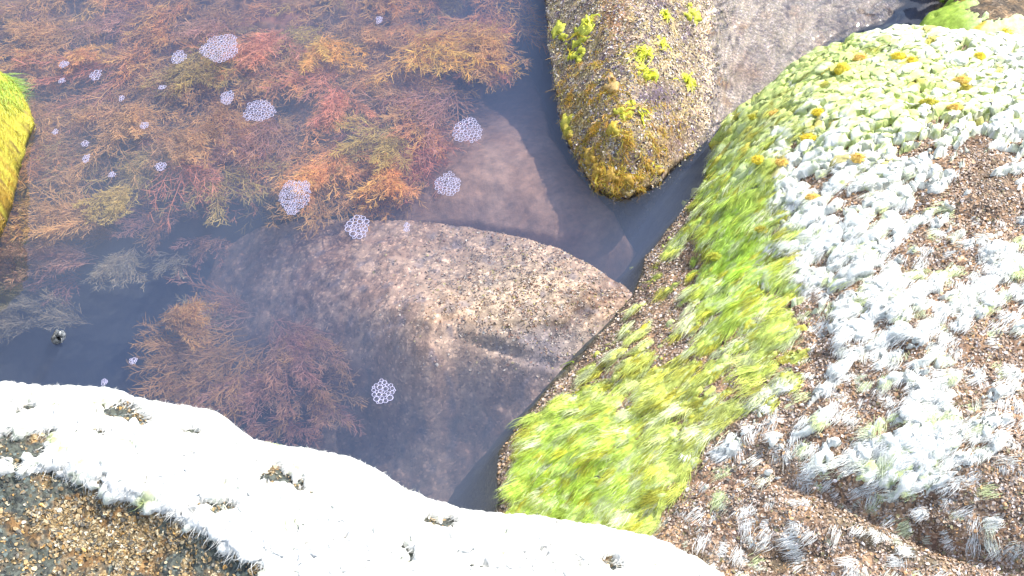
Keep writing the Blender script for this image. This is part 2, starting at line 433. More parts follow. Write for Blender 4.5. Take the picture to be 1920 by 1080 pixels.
# ---- bottom boulder
BO = [(-260, 735, .18), (-60, 727, .18), (40, 732, .18), (120, 736, .18), (215, 742, .18), (300, 768, .18), (395, 785, .18), (450, 832, .18), (530, 848, .18), (640, 868, .18), (700, 890, .18), (745, 925, .18),
      (850, 965, .18), (940, 977, .18), (1065, 988, .18), (1150, 1005, .18), (1240, 1028, .18), (1295, 1058, .18), (1350, 1092, .18), (1450, 1180, .16), (1420, 1420, .16), (600, 1500, .2), (-350, 1450, .2)]
BI = [(0, 790, .2), (250, 830, .205), (500, 930, .215), (800, 1020, .215), (1150, 1060, .2), (0, 900, .21), (150, 980, .2), (300, 1060, .205), (300, 900, .22), (550, 1060, .225), (1000, 1100, .21), (100, 1150, .2), (600, 1250, .22)]
BB = Field(BO, BI, .0026, -.1, slope=3.0, amp=(.012, .0065, .003), seed=31)
px, py = BB.px, BB.py
# bare hollow at lower left
bare = ss(-60, 40, side_of(px, py, [(-50, 905), (40, 900), (110, 905), (180, 935), (270, 960), (330, 995), (385, 1030), (430, 1060), (460, 1100), (500, 1300)]))
bare = np.clip(bare, 0, 1)
BB.z = BB.z - .016 * bare
BB.normals()
n1 = fbm(BB.x / .04, BB.y / .04, 33, 4)
colb = mixc((.075, .105, .11), (.22, .15, .07), ss(-.1, .25, n1 + .55 * blob(px, py, 200, 1000, 150, 100) - .28))
BOTTOM = BB.build('white_boulder', M_BROWN, colb)
tag(BOTTOM, 'pale sunlit boulder in the foreground with a bare brown corner at lower left', 'boulder')

# ---- middle boulder
MO = [(1015, -200, 0), (1018, -60, 0), (1026, 60, 0), (1036, 150, 0), (1055, 235, 0), (1083, 305, 0), (1112, 350, 0), (1180, 368, 0), (1232, 345, 0), (1290, 292, 0), (1340, 262, -.014), (1410, 215, -.04),
      (1480, 190, -.05), (1570, 100, -.07), (1690, 40, -.09), (1740, -80, -.08), (1700, -250, -.05), (1200, -300, .05)]
MI = [(1090, 100, .06), (1150, 150, .10), (1200, 50, .12), (1120, 250, .055), (1190, 250, .085), (1180, 320, .035), (1260, 150, .07), (1260, 240, .04), (1300, 80, .02), (1320, 180, .012), (1350, 80, -.012), (1500, 60, -.035), (1420, 150, -.03), (1600, 0, -.055), (1400, 0, -.022), (1180, -60, .12), (1340, -60, -.01), (1500, -60, -.06), (1080, 0, .06)]
MB = Field(MO, MI, .0028, -.25, slope=5.0, amp=(.012, .009, .003), seed=51)
px, py = MB.px, MB.py
n1 = fbm(MB.x / .05, MB.y / .05, 52, 4); n2 = fbm(MB.x / .018, MB.y / .018, 53, 3)
colm = mixc((.30, .26, .21), (.36, .31, .16), ss(-.2, .3, n1))
colm = mixc(colm, (.10, .08, .13), np.clip(ss(.05, .35, n2) * .8 + blob(px, py, 1235, 180, 40, 30) + blob(px, py, 1270, 270, 40, 40) * .8 + blob(px, py, 1240, 10, 24, 14) + blob(px, py, 1190, 300, 16, 30) * .8 + .7 * blob(px, py, 1290, 60, 18, 26) + .7 * blob(px, py, 1140, 120, 12, 26), 0, 1))
low = ss(120, 330, py + (1180 - px) * .3)
colm = mixc(colm, (.34, .24, .09), low * .5 * ss(-.3, .1, n1) * ss(1340, 1240, px))
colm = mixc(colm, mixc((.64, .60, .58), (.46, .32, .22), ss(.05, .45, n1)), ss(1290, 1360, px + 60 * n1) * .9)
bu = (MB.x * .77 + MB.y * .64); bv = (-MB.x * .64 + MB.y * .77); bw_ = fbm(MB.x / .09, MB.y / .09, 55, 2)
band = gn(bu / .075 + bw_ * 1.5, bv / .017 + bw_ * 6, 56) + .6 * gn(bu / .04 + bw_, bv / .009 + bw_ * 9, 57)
colm = mixc(colm, (.14, .12, .14), ss(.10, .55, band) * ss(1310, 1380, px) * .85)  # wavy dark bands painted into the rock to imitate ripple distortion above it
colm = mixc(colm, (.22, .11, .05), blob(px, py, 1150, 30, 35, 60) * .8 + blob(px, py, 1400, 140, 40, 30) * .5)
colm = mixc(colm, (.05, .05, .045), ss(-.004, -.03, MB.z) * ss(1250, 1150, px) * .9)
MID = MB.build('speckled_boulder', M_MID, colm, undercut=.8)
tag(MID, 'speckled tan boulder with yellow algae jutting into the pool at top centre', 'boulder')

# ---- far boulder at the top right corner
TO = [(1730, 55, .03), (1745, 30, .04), (1800, 15, .05), (1850, 5, .06), (1950, -60, .06), (2150, -100, .06), (2200, 150, .05), (1900, 160, .03), (1760, 120, .03)]
TI = [(1850, 60, .09), (1950, 30, .1), (1800, 70, .075)]
def wp_(x, y, z):
    a, b = proj(np.array([x, y, z])); return (float(a), float(b), z)
TO = TO[:3] + [wp_(.97, .93, .02), wp_(.93, 1.0, 0), wp_(.90, 1.12, 0), wp_(.95, 1.35, 0), wp_(1.3, 1.35, 0), wp_(1.5, 1.0, 0), wp_(1.35, .72, .02)] + TO[-2:]
TI = [(1850, 45, .09), (1800, 60, .07), wp_(1.04, 1.04, .26), wp_(.98, 1.12, .24), wp_(1.12, 1.10, .32), wp_(1.25, 1.05, .3), wp_(1.12, .93, .2), wp_(1.02, 1.22, .25)]  # unseen raised body beyond the frame, added to shade the rippled water
TB = Field(TO, TI, .004, -.15, seed=71)
n1 = fbm(TB.x / .03, TB.y / .03, 72, 4)
TOPB = TB.build('far_boulder', M_BROWN, mixc((.09, .08, .07), (.2, .16, .11), ss(-.2, .3, n1)))
tag(TOPB, 'dark boulder fringed with green algae in the far top right corner', 'boulder')

# ---- left boulder
LO = [(-10, 130, .06), (20, 150, .05), (45, 190, .03), (62, 225, .01), (48, 270, 0), (42, 300, 0), (30, 345, 0), (22, 385, 0), (8, 425, 0), (-20, 470, 0), (-60, 560, 0), (-120, 750, 0), (-400, 700, .1), (-400, 50, .1), (-120, 60, .1)]
LI = [(0, 200, .07), (10, 260, .06), (-5, 340, .05), (-40, 300, .12), (-60, 400, .1), (-100, 550, .1), (-200, 300, .2), (-250, 550, .2)]
LB = Field(LO, LI, .003, -.2, seed=81, slope=6, amp=(.016, .014, .005))
n1 = fbm(LB.x / .03, LB.y / .03, 82, 4)
cl = mixc((.62, .56, .08), (.50, .34, .06), ss(-.2, .3, n1 + (LB.py - 330) / 250))
cl = mixc(cl, (.20, .13, .05), ss(.05, .35, fbm(LB.x / .015, LB.y / .015, 84, 3)) * .8)
cl = mixc(cl, (.04, .045, .02), ss(.004, -.008, LB.z) * .9)
LEFT = LB.build('yellow_boulder', M_MATG, cl, undercut=.6)
tag(LEFT, 'boulder coated in yellow green algae at the left edge of the pool', 'boulder')

# ---- submerged boulder and slab
SO = [(375, 560, -.24), (410, 470, -.21), (480, 428, -.17), (560, 412, -.14), (660, 410, -.11), (760, 415, -.07), (880, 425, -.05), (960, 440, -.03), (1040, 462, -.016), (1100, 492, -.008), (1165, 528, -.002), (1195, 560, -.004),
      (1180, 600, -.01), (1110, 690, -.03), (1030, 780, -.06), (980, 860, -.1), (930, 990, -.17), (760, 1000, -.24), (620, 900, -.26), (520, 790, -.26), (430, 690, -.25)]
SI = [(700, 550, -.05), (850, 520, -.025), (950, 520, -.008), (1020, 540, .006), (1090, 560, .010), (1130, 580, .002), (800, 700, -.05), (950, 650, -.012), (1000, 640, -.006), (600, 520, -.10), (850, 800, -.16), (560, 650, -.17), (700, 830, -.23), (960, 740, -.075)]
SB = Field(SO, SI, .004, -.34, slope=2.2, amp=(.014, .010, .004), seed=61)
SB.z = SB.z - .014 * blob(SB.px, SB.py, 1075, 600, 90, 12, -45) - .010 * blob(SB.px, SB.py, 960, 660, 130, 10, 15); SB.normals()
px, py = SB.px, SB.py
n1 = fbm(SB.x / .06, SB.y / .06, 62, 4); n2 = fbm(SB.x / .015, SB.y / .015, 63, 3)
cs = mixc((.27, .165, .125), (.40, .275, .21), ss(-.3, .3, n1 + .5 * n2))
spk = blob(px, py, 1000, 580, 190, 120, 20)
cs = mixc(cs, (.36, .29, .22), np.clip(spk * 1.2, 0, 1) * .8)
cs = mixc(cs, (.10, .10, .14), ss(.1, .4, fbm(SB.x / .03, SB.y / .03, 64, 4)) * .6)
cs = mixc(cs, (.10, .055, .04), np.clip(1.4 * blob(px, py, 1070, 590, 80, 18, -42) + blob(px, py, 1150, 560, 40, 60), 0, 1) * .8 * ss(-.3, .2, n2))
cs = mixc(cs, (.13, .12, .16), blob(px, py, 1020, 660, 60, 60) * .7)
SUBM = SB.build('sunken_boulder', M_SUB, cs)
tag(SUBM, 'round silty brown boulder just under the water in the middle of the pool', 'boulder')

GO = [(690, 440, -.16), (700, 330, -.2), (780, 215, -.24), (860, 100, -.28), (960, 80, -.27), (1010, 175, -.2), (1030, 250, -.10), (1075, 320, -.08), (1130, 375, -.07), (1150, 398, -.07), (1120, 428, -.08), (1040, 446, -.09), (960, 428, -.1), (860, 415, -.11), (780, 420, -.12)]
GI = [(900, 300, -.085), (1000, 350, -.07), (1050, 400, -.065), (850, 380, -.09)]
GB = Field(GO, GI, .005, -.34, slope=2.2, amp=(.01, .005, .002), seed=65)
n1 = fbm(GB.x / .07, GB.y / .07, 66, 4)
SLAB = GB.build('sunken_slab', M_SUB2, mixc((.25, .14, .095), (.31, .19, .14), ss(-.3, .3, n1)))
tag(SLAB, 'smooth brown sunken slab lying between the seaweed and the speckled boulder', 'boulder')

# ================================================================== ALGAE ON THE ROCKS
def flowfield(n, base, spread, P3, nrm, seed, scale=.025):
    a = base + spread * 2.2 * fbm(P3[:, 0] / scale, P3[:, 1] / scale, seed, 2) + rng.normal(0, spread * .22, n)
    d = np.stack([np.cos(a), np.sin(a), 0 * a], -1)
    d = d - nrm * (d * nrm).sum(-1, keepdims=True)
    return unit(d)

def lay_strands(S, F, w, n, base, spread, L, wd_, lift, colfun, seed, nseg=3, scale=.025, raise_=None, wave=.05, bendy=.35):
    p, nr = F.scatter(n, w)
    if raise_ is not None: p = p + nr * F.samp(raise_, p[:, 0], p[:, 1])[:, None]
    d = flowfield(n, base, spread, p, nr, seed, scale)
    d = unit(d + nr * rng.uniform(-.05, lift, (n, 1)))
    side = unit(np.cross(d, unit(nr + rv(n, .5))))
    bend = side * rng.normal(0, bendy, (n, 1)) - nr * rng.uniform(0, lift * 1.1, (n, 1))
    q, r = proj(p)
    c0, c1 = colfun(q, r, p, n)
    S.add(p, d, rng.uniform(L[0], L[1], n), rng.uniform(wd_[0], wd_[1], n), side, bend, c0, c1, nseg, 1.0, wave)

FLOW = math.atan2(-.52, -.85)
def lay_tufts(S, F, w, n, k, base, spread, L, wd_, rad, lift, colfun, raise_=None, fan=.28, nseg=4):
    p, nr = F.scatter(n, w)
    if raise_ is not None: p = p + nr * (np.maximum(F.samp(raise_, p[:, 0], p[:, 1]), 0))[:, None]
    a = base + spread * rng.normal(0, 1, n); Lt = rng.uniform(L[0], L[1], n)
    q, r = proj(p); c0, c1 = colfun(q, r, p, n)
    i = np.repeat(np.arange(n), k); N_ = n * k
    cl = rng.normal(0, 1, (N_, 1))
    d0 = np.stack([np.cos(a), np.sin(a), 0 * a], -1); d0 = unit(d0 - nr * (d0 * nr).sum(-1, keepdims=True)); s0 = np.cross(nr, d0)
    off = rng.normal(0, 1, N_) * rad
    pp = p[i] + s0[i] * off[:, None] + d0[i] * (rng.uniform(-.35, .35, N_) * Lt[i])[:, None]
    d = unit(d0[i] + s0[i] * (off / rad * fan * .35 + rng.normal(0, fan * .4, N_))[:, None] + nr[i] * rng.uniform(0, lift, (N_, 1)))
    side = unit(np.cross(d, unit(nr[i] + rv(N_, .45))))
    bend = -s0[i] * (off / rad * fan * .45)[:, None] - nr[i] * rng.uniform(.5, 1.15, (N_, 1)) * lift + side * rng.normal(0, .12, (N_, 1))
    jj = 1 + rng.normal(0, .15, (N_, 1))
    S.add(pp, d, Lt[i] * rng.uniform(.45, 1.0, N_), rng.uniform(wd_[0], wd_[1], N_), side, bend, c0[i] * jj, c1[i] * jj, nseg, 1.0, .04)
def algae_coat(F, cover, thick, flow, seed, stretch=(.034, .011), popk=.6, bigs=.045):
    """raised lumpy coat where cover (0..1) wins over noise; returns height above the rock"""
    c, s = math.cos(flow), math.sin(flow)
    wob = .5 * fbm(F.x / .05, F.y / .05, seed + 1, 2)
    U = (F.x * c + F.y * s) / stretch[0] + wob; W = (-F.x * s + F.y * c) / stretch[1] + wob * 2.5
    n = fbm(U, W, seed, 4, .55) * popk + fbm(U * .42, W * .8, seed + 30, 4, .5) * (1 - popk)
    big = fbm(F.x / bigs, F.y / bigs, seed + 4, 3)
    m = n * .75 + big * .35 + (cover - .5) * 1.5
    cov = ss(-.05, .09, m)
    f1, f2, cid = worley(U * 1.0, W * .9, seed + 8)
    g1, g2, cid2 = worley(F.x / .0065, F.y / .0055, seed + 12)
    fine = fbm(U * .8 + 3 * wob, W * 2.4, seed + 15, 3, .6)
    soft = np.clip(.5 + 1.0 * n + .30 * fine, 0, 1.3) * .8
    pop = np.clip(1 - (f1 / 1.05) ** 2, 0, 1) * .55 + np.clip(1 - (g1 / 1.0) ** 2, 0, 1) * .30
    lump = (.35 + .5 * soft) * (1 - popk) + (pop + .25 * np.clip(.5 + n, 0, 1)) * popk + .3 * np.clip(m, 0, 1)
    return cov * thick * (.25 + lump) - (1 - cov) * .004, cov, cid, n

def coat_mesh(F, h, mask, name, mat, col):
    k = (F.z > F.zmin) & (h > -.0005) & mask
    k = F.keep(k)
    V = np.stack([F.x, F.y, F.z], -1) + F.nrm * (h[..., None])
    V = V.reshape(-1, 3)
    V, Fc, C = compact(V, grid_faces(F.ny, F.nx, k), col.reshape(-1, 3))
    return mesh_np(name, V, Fc, mat, C)

# ---------------------------------------------------------------- right boulder
px, py = RB.px, RB.py
GL = [(1180, 1090), (1255, 985), (1320, 880), (1430, 770), (1520, 670), (1500, 560), (1480, 470), (1462, 380), (1450, 300), (1500, 225), (1570, 150), (1650, 40)]
gs = side_of(px, py, GL)           # negative on the pool side
if np.median(gs[(px > 1800) & (px < 1900) & (py > 400) & (py < 600)]) < 0: gs = -gs
green = ss(30, -30, gs + 110 * fbm(RB.x / .05, RB.y / .05, 201, 3))
cover = .62 + 0 * px
cover = np.where(py < 330, .86, cover)
cover = .385 + .13 * ss(400, 230, py) + .12 * blob(px, py, 1600, 130, 160, 60, -20) - .16 * ss(.1, .4, fbm(RB.x / .014, RB.y / .009, 264, 3)) + .12 * ss(620, 420, py)
cover += .16 * blob(px, py, 1660, 570, 170, 90) + .22 * blob(px, py, 1760, 800, 130, 110, 30) + .15 * blob(px, py, 1720, 860, 90, 60) + .12 * blob(px, py, 1570, 460, 130, 90)
cover -= .20 * ss(900, 1040, py - (px - 1500) * .12) + .13 * ss(850, 930, py)
cover -= .22 * blob(px, py, 1830, 300, 110, 60, 20) + .20 * blob(px, py, 1860, 400, 120, 50) + .2 * blob(px, py, 1780, 480, 120, 40) + .12 * blob(px, py, 1860, 640, 70, 120) + .18 * blob(px, py, 1860, 930, 110, 110)
cover += .26 * blob(px, py, 1650, 885, 120, 34, 5) + .24 * blob(px, py, 1885, 1010, 60, 45, 30) + .2 * blob(px, py, 1390, 985, 70, 30, 40) + .2 * blob(px, py, 1310, 920, 50, 30, 40) + .2 * blob(px, py, 1480, 1000, 40, 22) + .14 * blob(px, py, 1760, 960, 90, 30) + .18 * blob(px, py, 1890, 500, 50, 40) + .16 * blob(px, py, 1840, 570, 70, 30) + .12 * blob(px, py, 1600, 1010, 120, 26, -10)
cover -= .12 * blob(px, py, 1560, 560, 60, 40) + .14 * blob(px, py, 1620, 760, 60, 60)
cg = .49 + .10 * ss(420, 250, py) + .10 * blob(px, py, 1200, 870, 110, 110) - .18 * blob(px, py, 1290, 475, 45, 45) - .22 * blob(px, py, 950, 870, 40, 110) + .34 * blob(px, py, 1080, 890, 120, 120) + .22 * blob(px, py, 1400, 430, 70, 130)
cg -= .20 * blob(px, py, 1240, 590, 60, 50) + .10 * blob(px, py, 1130, 690, 80, 60) + .22 * ss(30, 0, -gs) * ss(700, 850, py)
cg -= .3 * ss(.03, .0, RB.z) + .16 * ss(.12, .38, fbm(RB.x / .022, RB.y / .016, 265, 3)) * ss(860, 760, py)
cover = cover * (1 - green) + cg * green
h, cov, cid, nn = algae_coat(RB, cover, (.015 + .003 * ss(350, 150, py)) * (1 - .55 * green * ss(300, 420, py)) * (1 - .18 * (1 - green) * ss(330, 460, py)), FLOW, 210, stretch=(.032, .0115), popk=.0 + .5 * ss(400, 200, py), bigs=.03)
vivid = blob(px, py, 1080, 880, 150, 150) + blob(px, py, 1380, 480, 110, 190) + .7 * blob(px, py, 1600, 120, 130, 40, -25)
Wt = mixc((.90, .92, .87), (.72, .82, .34), ss(-.16, .22, -nn * .8 + .5 * fbm(RB.x / .016, RB.y / .010, 263, 3) + .50 * blob(px, py, 1620, 170, 300, 130) + .2 * blob(px, py, 1700, 900, 150, 100) - .25))  # low spots between lumps get greenish shading as colour, besides pale green growth
Gr = mixc((.60, .66, .18), (.50, .72, .09), np.clip(vivid, 0, 1))
fk = fbm(RB.x / .03 + 9, RB.y / .03, 260, 3)
Gr = mixc(Gr, (.70, .80, .44), ss(.0, .35, fk) * .85)
Gr = mixc(Gr, (.62, .56, .07), ss(-.12, -.4, fk) * .9 + .35 * blob(px, py, 1130, 720, 160, 90, -30))
Gr = mixc(Gr, (.70, .80, .34), ss(330, 120, py) * .65)
Gr = Gr * (1 + .25 * fbm((RB.x * math.cos(FLOW) + RB.y * math.sin(FLOW)) / .03, (-RB.x * math.sin(FLOW) + RB.y * math.cos(FLOW)) / .005, 262, 2))[..., None]
mixg = np.clip(green + .35 * ss(.72, .9, cid) * ss(500, 200, py), 0, 1)
ccol = mixc(Wt, Gr, mixg)
ccol = mixc(ccol, (.62, .50, .07), ss(.965, .985, cid) * ss(520, 300, py) * .7)
gm = green > .5
coat_g = coat_mesh(RB, h, gm, 'green_algae', M_MATG, ccol)
coat_w = coat_mesh(RB, h, ~gm, 'bleached_algae', M_MATW, ccol)
tag(coat_g, 'bright green matted algae draped over the pool side of the right boulder', 'algae', kind='stuff')
tag(coat_w, 'white bleached algae scattered in lumps over the top of the right boulder', 'algae', kind='stuff')

def col_green(q, r, p, n):
    v = np.clip(blob(q, r, 1080, 880, 150, 150) + blob(q, r, 1390, 480, 90, 170), 0, 1)
    k = fbm(p[:, 0] / .018, p[:, 1] / .018, 230, 2)
    c = mixc((.66, .72, .20), (.55, .80, .10), v)
    c = mixc(c, (.82, .88, .60), ss(-.02, .28, k) * .8 + ss(300, 120, r) * .4)
    c = mixc(c, (.60, .54, .06), ss(-.12, -.35, k) * .8)
    c = c * (1 + rng.normal(0, .22, (n, 1)))
    return c * .8, c * 1.1
def col_white(q, r, p, n):
    k = fbm(p[:, 0] / .03, p[:, 1] / .03, 231, 2)
    c = mixc((.90, .92, .90), (.72, .80, .44), ss(.05, .4, k))
    c = c * (1 + rng.normal(0, .05, (n, 1)))
    return c * .9, c
wv = (cov > .4) & (h > 0) & (RB.z > -.015) & (px > 880) & (px < 2000) & (py < 1150) & (py > -60)
S = Strands()
lay_tufts(S, RB, wv * green * (.35 + .65 * ss(300, 380, py)), 2500, 56, FLOW, .22, (.018, .044), (.0005, .0010), .0050, .18, col_green, raise_=h * .8)
# a hanging fringe above the waterline
lay_strands(S, RB, (RB.z > -.01) * (RB.z < .04) * green * ss(.35, .6, cover + .3 * nn), 6000, FLOW - .2, .5, (.008, .020), (.0008, .0016), .3, lambda q, r, p, n: (jit((.30, .36, .05), n, .2), jit((.48, .56, .08), n, .2)), 241, raise_=h * .5)
o = S.build('green_algae', M_MATG)
tag(o, 'fine yellow green algae filaments combed down towards the water on the right boulder', 'algae', kind='stuff')
S = Strands()
wl = wv * (1 - green) * ss(260, 420, py)
lay_tufts(S, RB, wl, 1000, 40, FLOW, .30, (.009, .024), (.0004, .0009), .0040, .14, col_white, raise_=h * .8)
tuft = ss(.22, .42, fbm(RB.x / .022, RB.y / .022, 243, 3) + .3 * cover) * (1 - green) * (px < 1980) * (py < 1140) * (py > 430) * (px > 1150)
lay_tufts(S, RB, tuft + .08 * (1 - green) * (px < 1980) * (py < 1140) * (py > 380), 620, 36, FLOW + .12, .40, (.009, .027), (.0004, .0008), .0045, .12, col_white, raise_=np.maximum(h, 0) + .001)
o = S.build('bleached_algae', M_MATW)
tag(o, 'wispy white algae filaments lying in tufts on the right boulder', 'algae', kind='stuff')

# ---------------------------------------------------------------- crust of chips
def chips(F, w, n, size, pal, name, label, seed, cup=.35):
    p, nr = F.scatter(n, w)
    d = unit(rv(n)); t = unit(np.cross(nr, d)); b = np.cross(nr, t)
    nr2 = unit(nr + rv(n, .45)); t = unit(t - nr2 * (t * nr2).sum(-1, keepdims=True)); b = np.cross(nr2, t)
    s = rng.uniform(size[0], size[1], n) * rng.choice([1, 1, 1, 1.5], n); asp = rng.uniform(.45, 1, n)
    k = 6; a = np.arange(k) / k * 2 * np.pi
    rr = rng.uniform(.75, 1.15, (n, k))
    rim = (t[:, None] * (np.cos(a)[None] * rr * s[:, None])[..., None] + b[:, None] * (np.sin(a)[None] * rr * (s * asp)[:, None])[..., None]
           + nr2[:, None] * (s[:, None] * cup * rng.uniform(-.4, 1.0, (n, k)))[..., None])
    off = nr * (s * rng.uniform(.1, .5, n))[:, None]
    ctr = (p + off)[:, None] + nr2[:, None] * (s[:, None, None] * rng.uniform(-.3, .4, (n, 1, 1)))
    V = np.concatenate([ctr, (p + off)[:, None] + rim], 1)
    j = np.arange(k); f = np.stack([0 * j, 1 + j, 1 + (j + 1) % k], -1)
    Fc = (f[None] + (np.arange(n) * (k + 1))[:, None, None]).reshape(-1, 3)
    pc = np.array([c for c, _ in pal]); pw_ = np.array([x for _, x in pal], float)
    c = .88 * pc[rng.choice(len(pal), n, p=pw_ / pw_.sum())] * (1 + rng.normal(0, .18, (n, 1)))
    C = np.concatenate([(c * .8)[:, None], np.repeat(c[:, None], k, 1) * (1 + rng.normal(0, .1, (n, k, 1)))], 1).reshape(-1, 3)
    o = mesh_np(name, V.reshape(-1, 3), Fc, M_FLAKE, C, smooth=False)
    return tag(o, label, 'shell crust', kind='stuff')
bare_w = np.clip(1 - cov, 0, 1) * (1 - .6 * np.clip(blob(px, py, 1620, 985, 110, 34, 20) + blob(px, py, 1450, 1050, 110, 26) + blob(px, py, 1720, 1040, 110, 24, 25) + blob(px, py, 1870, 330, 50, 60), 0, 1)) * (px > 880) * (px < 1990) * (py < 1150) * (py > -40) * (RB.z > .004) * (.25 + .75 * ss(-.35, .15, fbm(RB.x / .035, RB.y / .035, 250, 3)))
chips(RB, bare_w, 85000, (.0008, .0022), [((.38, .27, .19), 4), ((.52, .39, .29), 3), ((.25, .18, .14), 2), ((.60, .49, .42), 2.4), ((.56, .33, .15), 1.2), ((.74, .68, .66), 1.2), ((.14, .13, .12), 1.2), ((.26, .23, .12), .8)],
      'shell_crust', 'brown and orange curled chips crusting the bare patches of the right boulder', 251)

# ---------------------------------------------------------------- bottom boulder
px, py = BB.px, BB.py
cb = .98 - 1.1 * bare
qx = px + 26 * fbm(BB.x / .02, BB.y / .02, 301, 3); qy = py + 22 * fbm(BB.x / .02, BB.y / .02, 302, 3)
cb = cb - .85 * ss(.50, .62, fbm(BB.x / .013, BB.y / .009, 303, 3) + .25 * fbm(BB.x / .1, BB.y / .1, 304, 2))
for (cx, cy, rx, ry, rot, a) in [(235, 778, 55, 18, 10, .75), (52, 768, 24, 9, 0, .7), (45, 832, 60, 16, -15, .8), (20, 850, 40, 14, 0, .6), (360, 811, 26, 8, 5, .6), (440, 843, 34, 7, 5, .5), (515, 893, 28, 16, 20, .8), (548, 905, 26, 8, 40, .6),
                                  (408, 953, 36, 10, 0, .8), (425, 915, 18, 8, -30, .5), (835, 985, 22, 8, 10, .7), (800, 982, 14, 8, 0, .5), (765, 1040, 16, 6, 60, .7), (1145, 1063, 26, 9, 30, .7), (1080, 1057, 12, 6, 0, .6), (590, 927, 12, 5, 0, .5),
                                  (440, 1065, 44, 12, 0, .7), (385, 1010, 26, 12, 40, .4), (195, 900, 14, 5, 0, .4), (590, 890, 16, 5, 0, .4), (235, 868, 12, 3, 0, .4), (190, 812, 14, 4, 0, .5), (560, 840, 10, 4, 0, .3), (1020, 1040, 9, 4, 20, .5), (650, 1010, 9, 4, 0, .4), (900, 1062, 12, 4, 0, .4)]:
    cb = cb - a * np.clip(1.4 * blob(qx, qy, cx, cy, rx * 1.15, ry * 1.25, rot), 0, 1)
hb, covb, cidb, nb = algae_coat(BB, cb, .0095, R(200), 310, stretch=(.026, .012))
hb = hb + .010 * covb * ss(.25, .0, bare) * ss(.02, .3, bare + .02)
Wb = mixc((.88, .88, .85), (.74, .78, .66), ss(.0, .5, nb))
gsp = np.clip(sum(blob(px, py, *q) for q in [(98, 769, 16, 5), (105, 830, 16, 9), (160, 872, 14, 4, -20), (275, 938, 24, 10, -30), (512, 846, 18, 5, 20), (345, 907, 12, 3), (230, 835, 9, 4), (443, 985, 6, 3), (120, 845, 10, 5), (560, 888, 10, 8), (990, 1005, 12, 5), (950, 1046, 16, 3, -10)]), 0, 1)
Wb = mixc(Wb, (.66, .74, .26), gsp * .85)
Wb = mixc(Wb, (.70, .74, .46), ss(.18, .45, fbm(BB.x / .05, BB.y / .03, 305, 4)) * .6)
coat_b = coat_mesh(BB, hb, px > -1e9, 'bleached_algae', M_MATW, Wb)
tag(coat_b, 'sun bleached white algae blanket over the foreground boulder', 'algae', kind='stuff')
S = Strands()
vis = (px > -60) & (px < 1450) & (py < 1130)
wb = vis * (covb > .4)
def col_wb(q, r, p, n):
    c = np.full((n, 3), .82) * np.array([1, 1, .96]) * (1 + rng.normal(0, .04, (n, 1)))
    g = np.clip(sum(blob(q, r, *t) for t in [(98, 769, 16, 5), (160, 872, 14, 4, -20), (275, 938, 24, 12, -30), (512, 846, 18, 5, 20), (120, 838, 20, 10)]), 0, 1)
    c = mixc(c, (.55, .66, .18), g * .85); return c * .9, c
lay_strands(S, BB, wb * (.25 + 3 * ss(1, .3, covb) + ss(.03, .0, np.abs(BB.sd))), 26000, R(205), .7, (.004, .011), (.0006, .0013), .5, col_wb, 320, raise_=hb * .8)
edge_w = vis * np.exp(-((bare - .12) / .12) ** 2) * (covb > .25)
lay_strands(S, BB, edge_w + 1e-9 * vis, 5000, R(245), .4, (.010, .024), (.0006, .0012), .3, col_wb, 321, raise_=hb * .9)
lay_strands(S, BB, vis * np.exp(-(BB.sd / .012) ** 2) * (BB.y > -.5), 5000, R(80), 1.0, (.005, .014), (.0007, .0014), .5, col_wb, 322, raise_=np.maximum(hb, 0) * .8)
o = S.build('bleached_algae', M_MATW)
tag(o, 'fine white algae hairs fringing the foreground boulder', 'algae', kind='stuff')
bw = vis * np.clip(1 - covb, 0, 1)
chips(BB, bw * (.03 + ss(-.1, .3, fbm(BB.x / .03, BB.y / .03, 330, 3) + .7 * blob(px, py, 210, 985, 140, 80, 12) - .36)), 13000, (.0010, .0028),
      [((.38, .27, .13), 4), ((.26, .18, .09), 3), ((.52, .43, .27), 2), ((.13, .12, .10), 3), ((.52, .30, .09), .7), ((.6, .56, .45), .8)],
      'shell_crust', 'golden brown chips crusting the bare corner of the foreground boulder', 331)

# ---------------------------------------------------------------- middle boulder
px, py = MB.px, MB.py
emerg = (MB.z > -.012) * (px > 980) * (px < 1380) * (py > -60)
chips(MB, emerg * (.3 + ss(-.2, .3, fbm(MB.x / .02, MB.y / .02, 340, 3))) * (1 - .85 * np.clip(blob(px, py, 1235, 180, 36, 26) + blob(px, py, 1270, 270, 36, 36), 0, 1)), 20000, (.0009, .0022),
      [((.50, .42, .28), 4), ((.17, .13, .19), 3), ((.66, .60, .58), 2.6), ((.48, .42, .16), 1.2), ((.24, .12, .06), 1), ((.07, .07, .08), 1.2)],
      'shell_crust', 'fine grit and tiny shells crusting the speckled boulder', 341)
spx, spy = SB.px, SB.py
chips(SB, (.12 + 1.2 * blob(spx, spy, 1000, 560, 150, 100, 20)) * (spx > 700) * (SB.z > -.07) * (.2 + ss(-.2, .3, fbm(SB.x / .02, SB.y / .02, 348, 3))), 7000, (.0008, .0022),
      [((.38, .30, .25), 4), ((.22, .17, .16), 3), ((.50, .45, .40), 1.6), ((.40, .33, .14), 1), ((.28, .15, .10), 2.4)],
      'shell_crust', 'grit and pale shell bits crusting the emerging tip of the sunken boulder', 349)
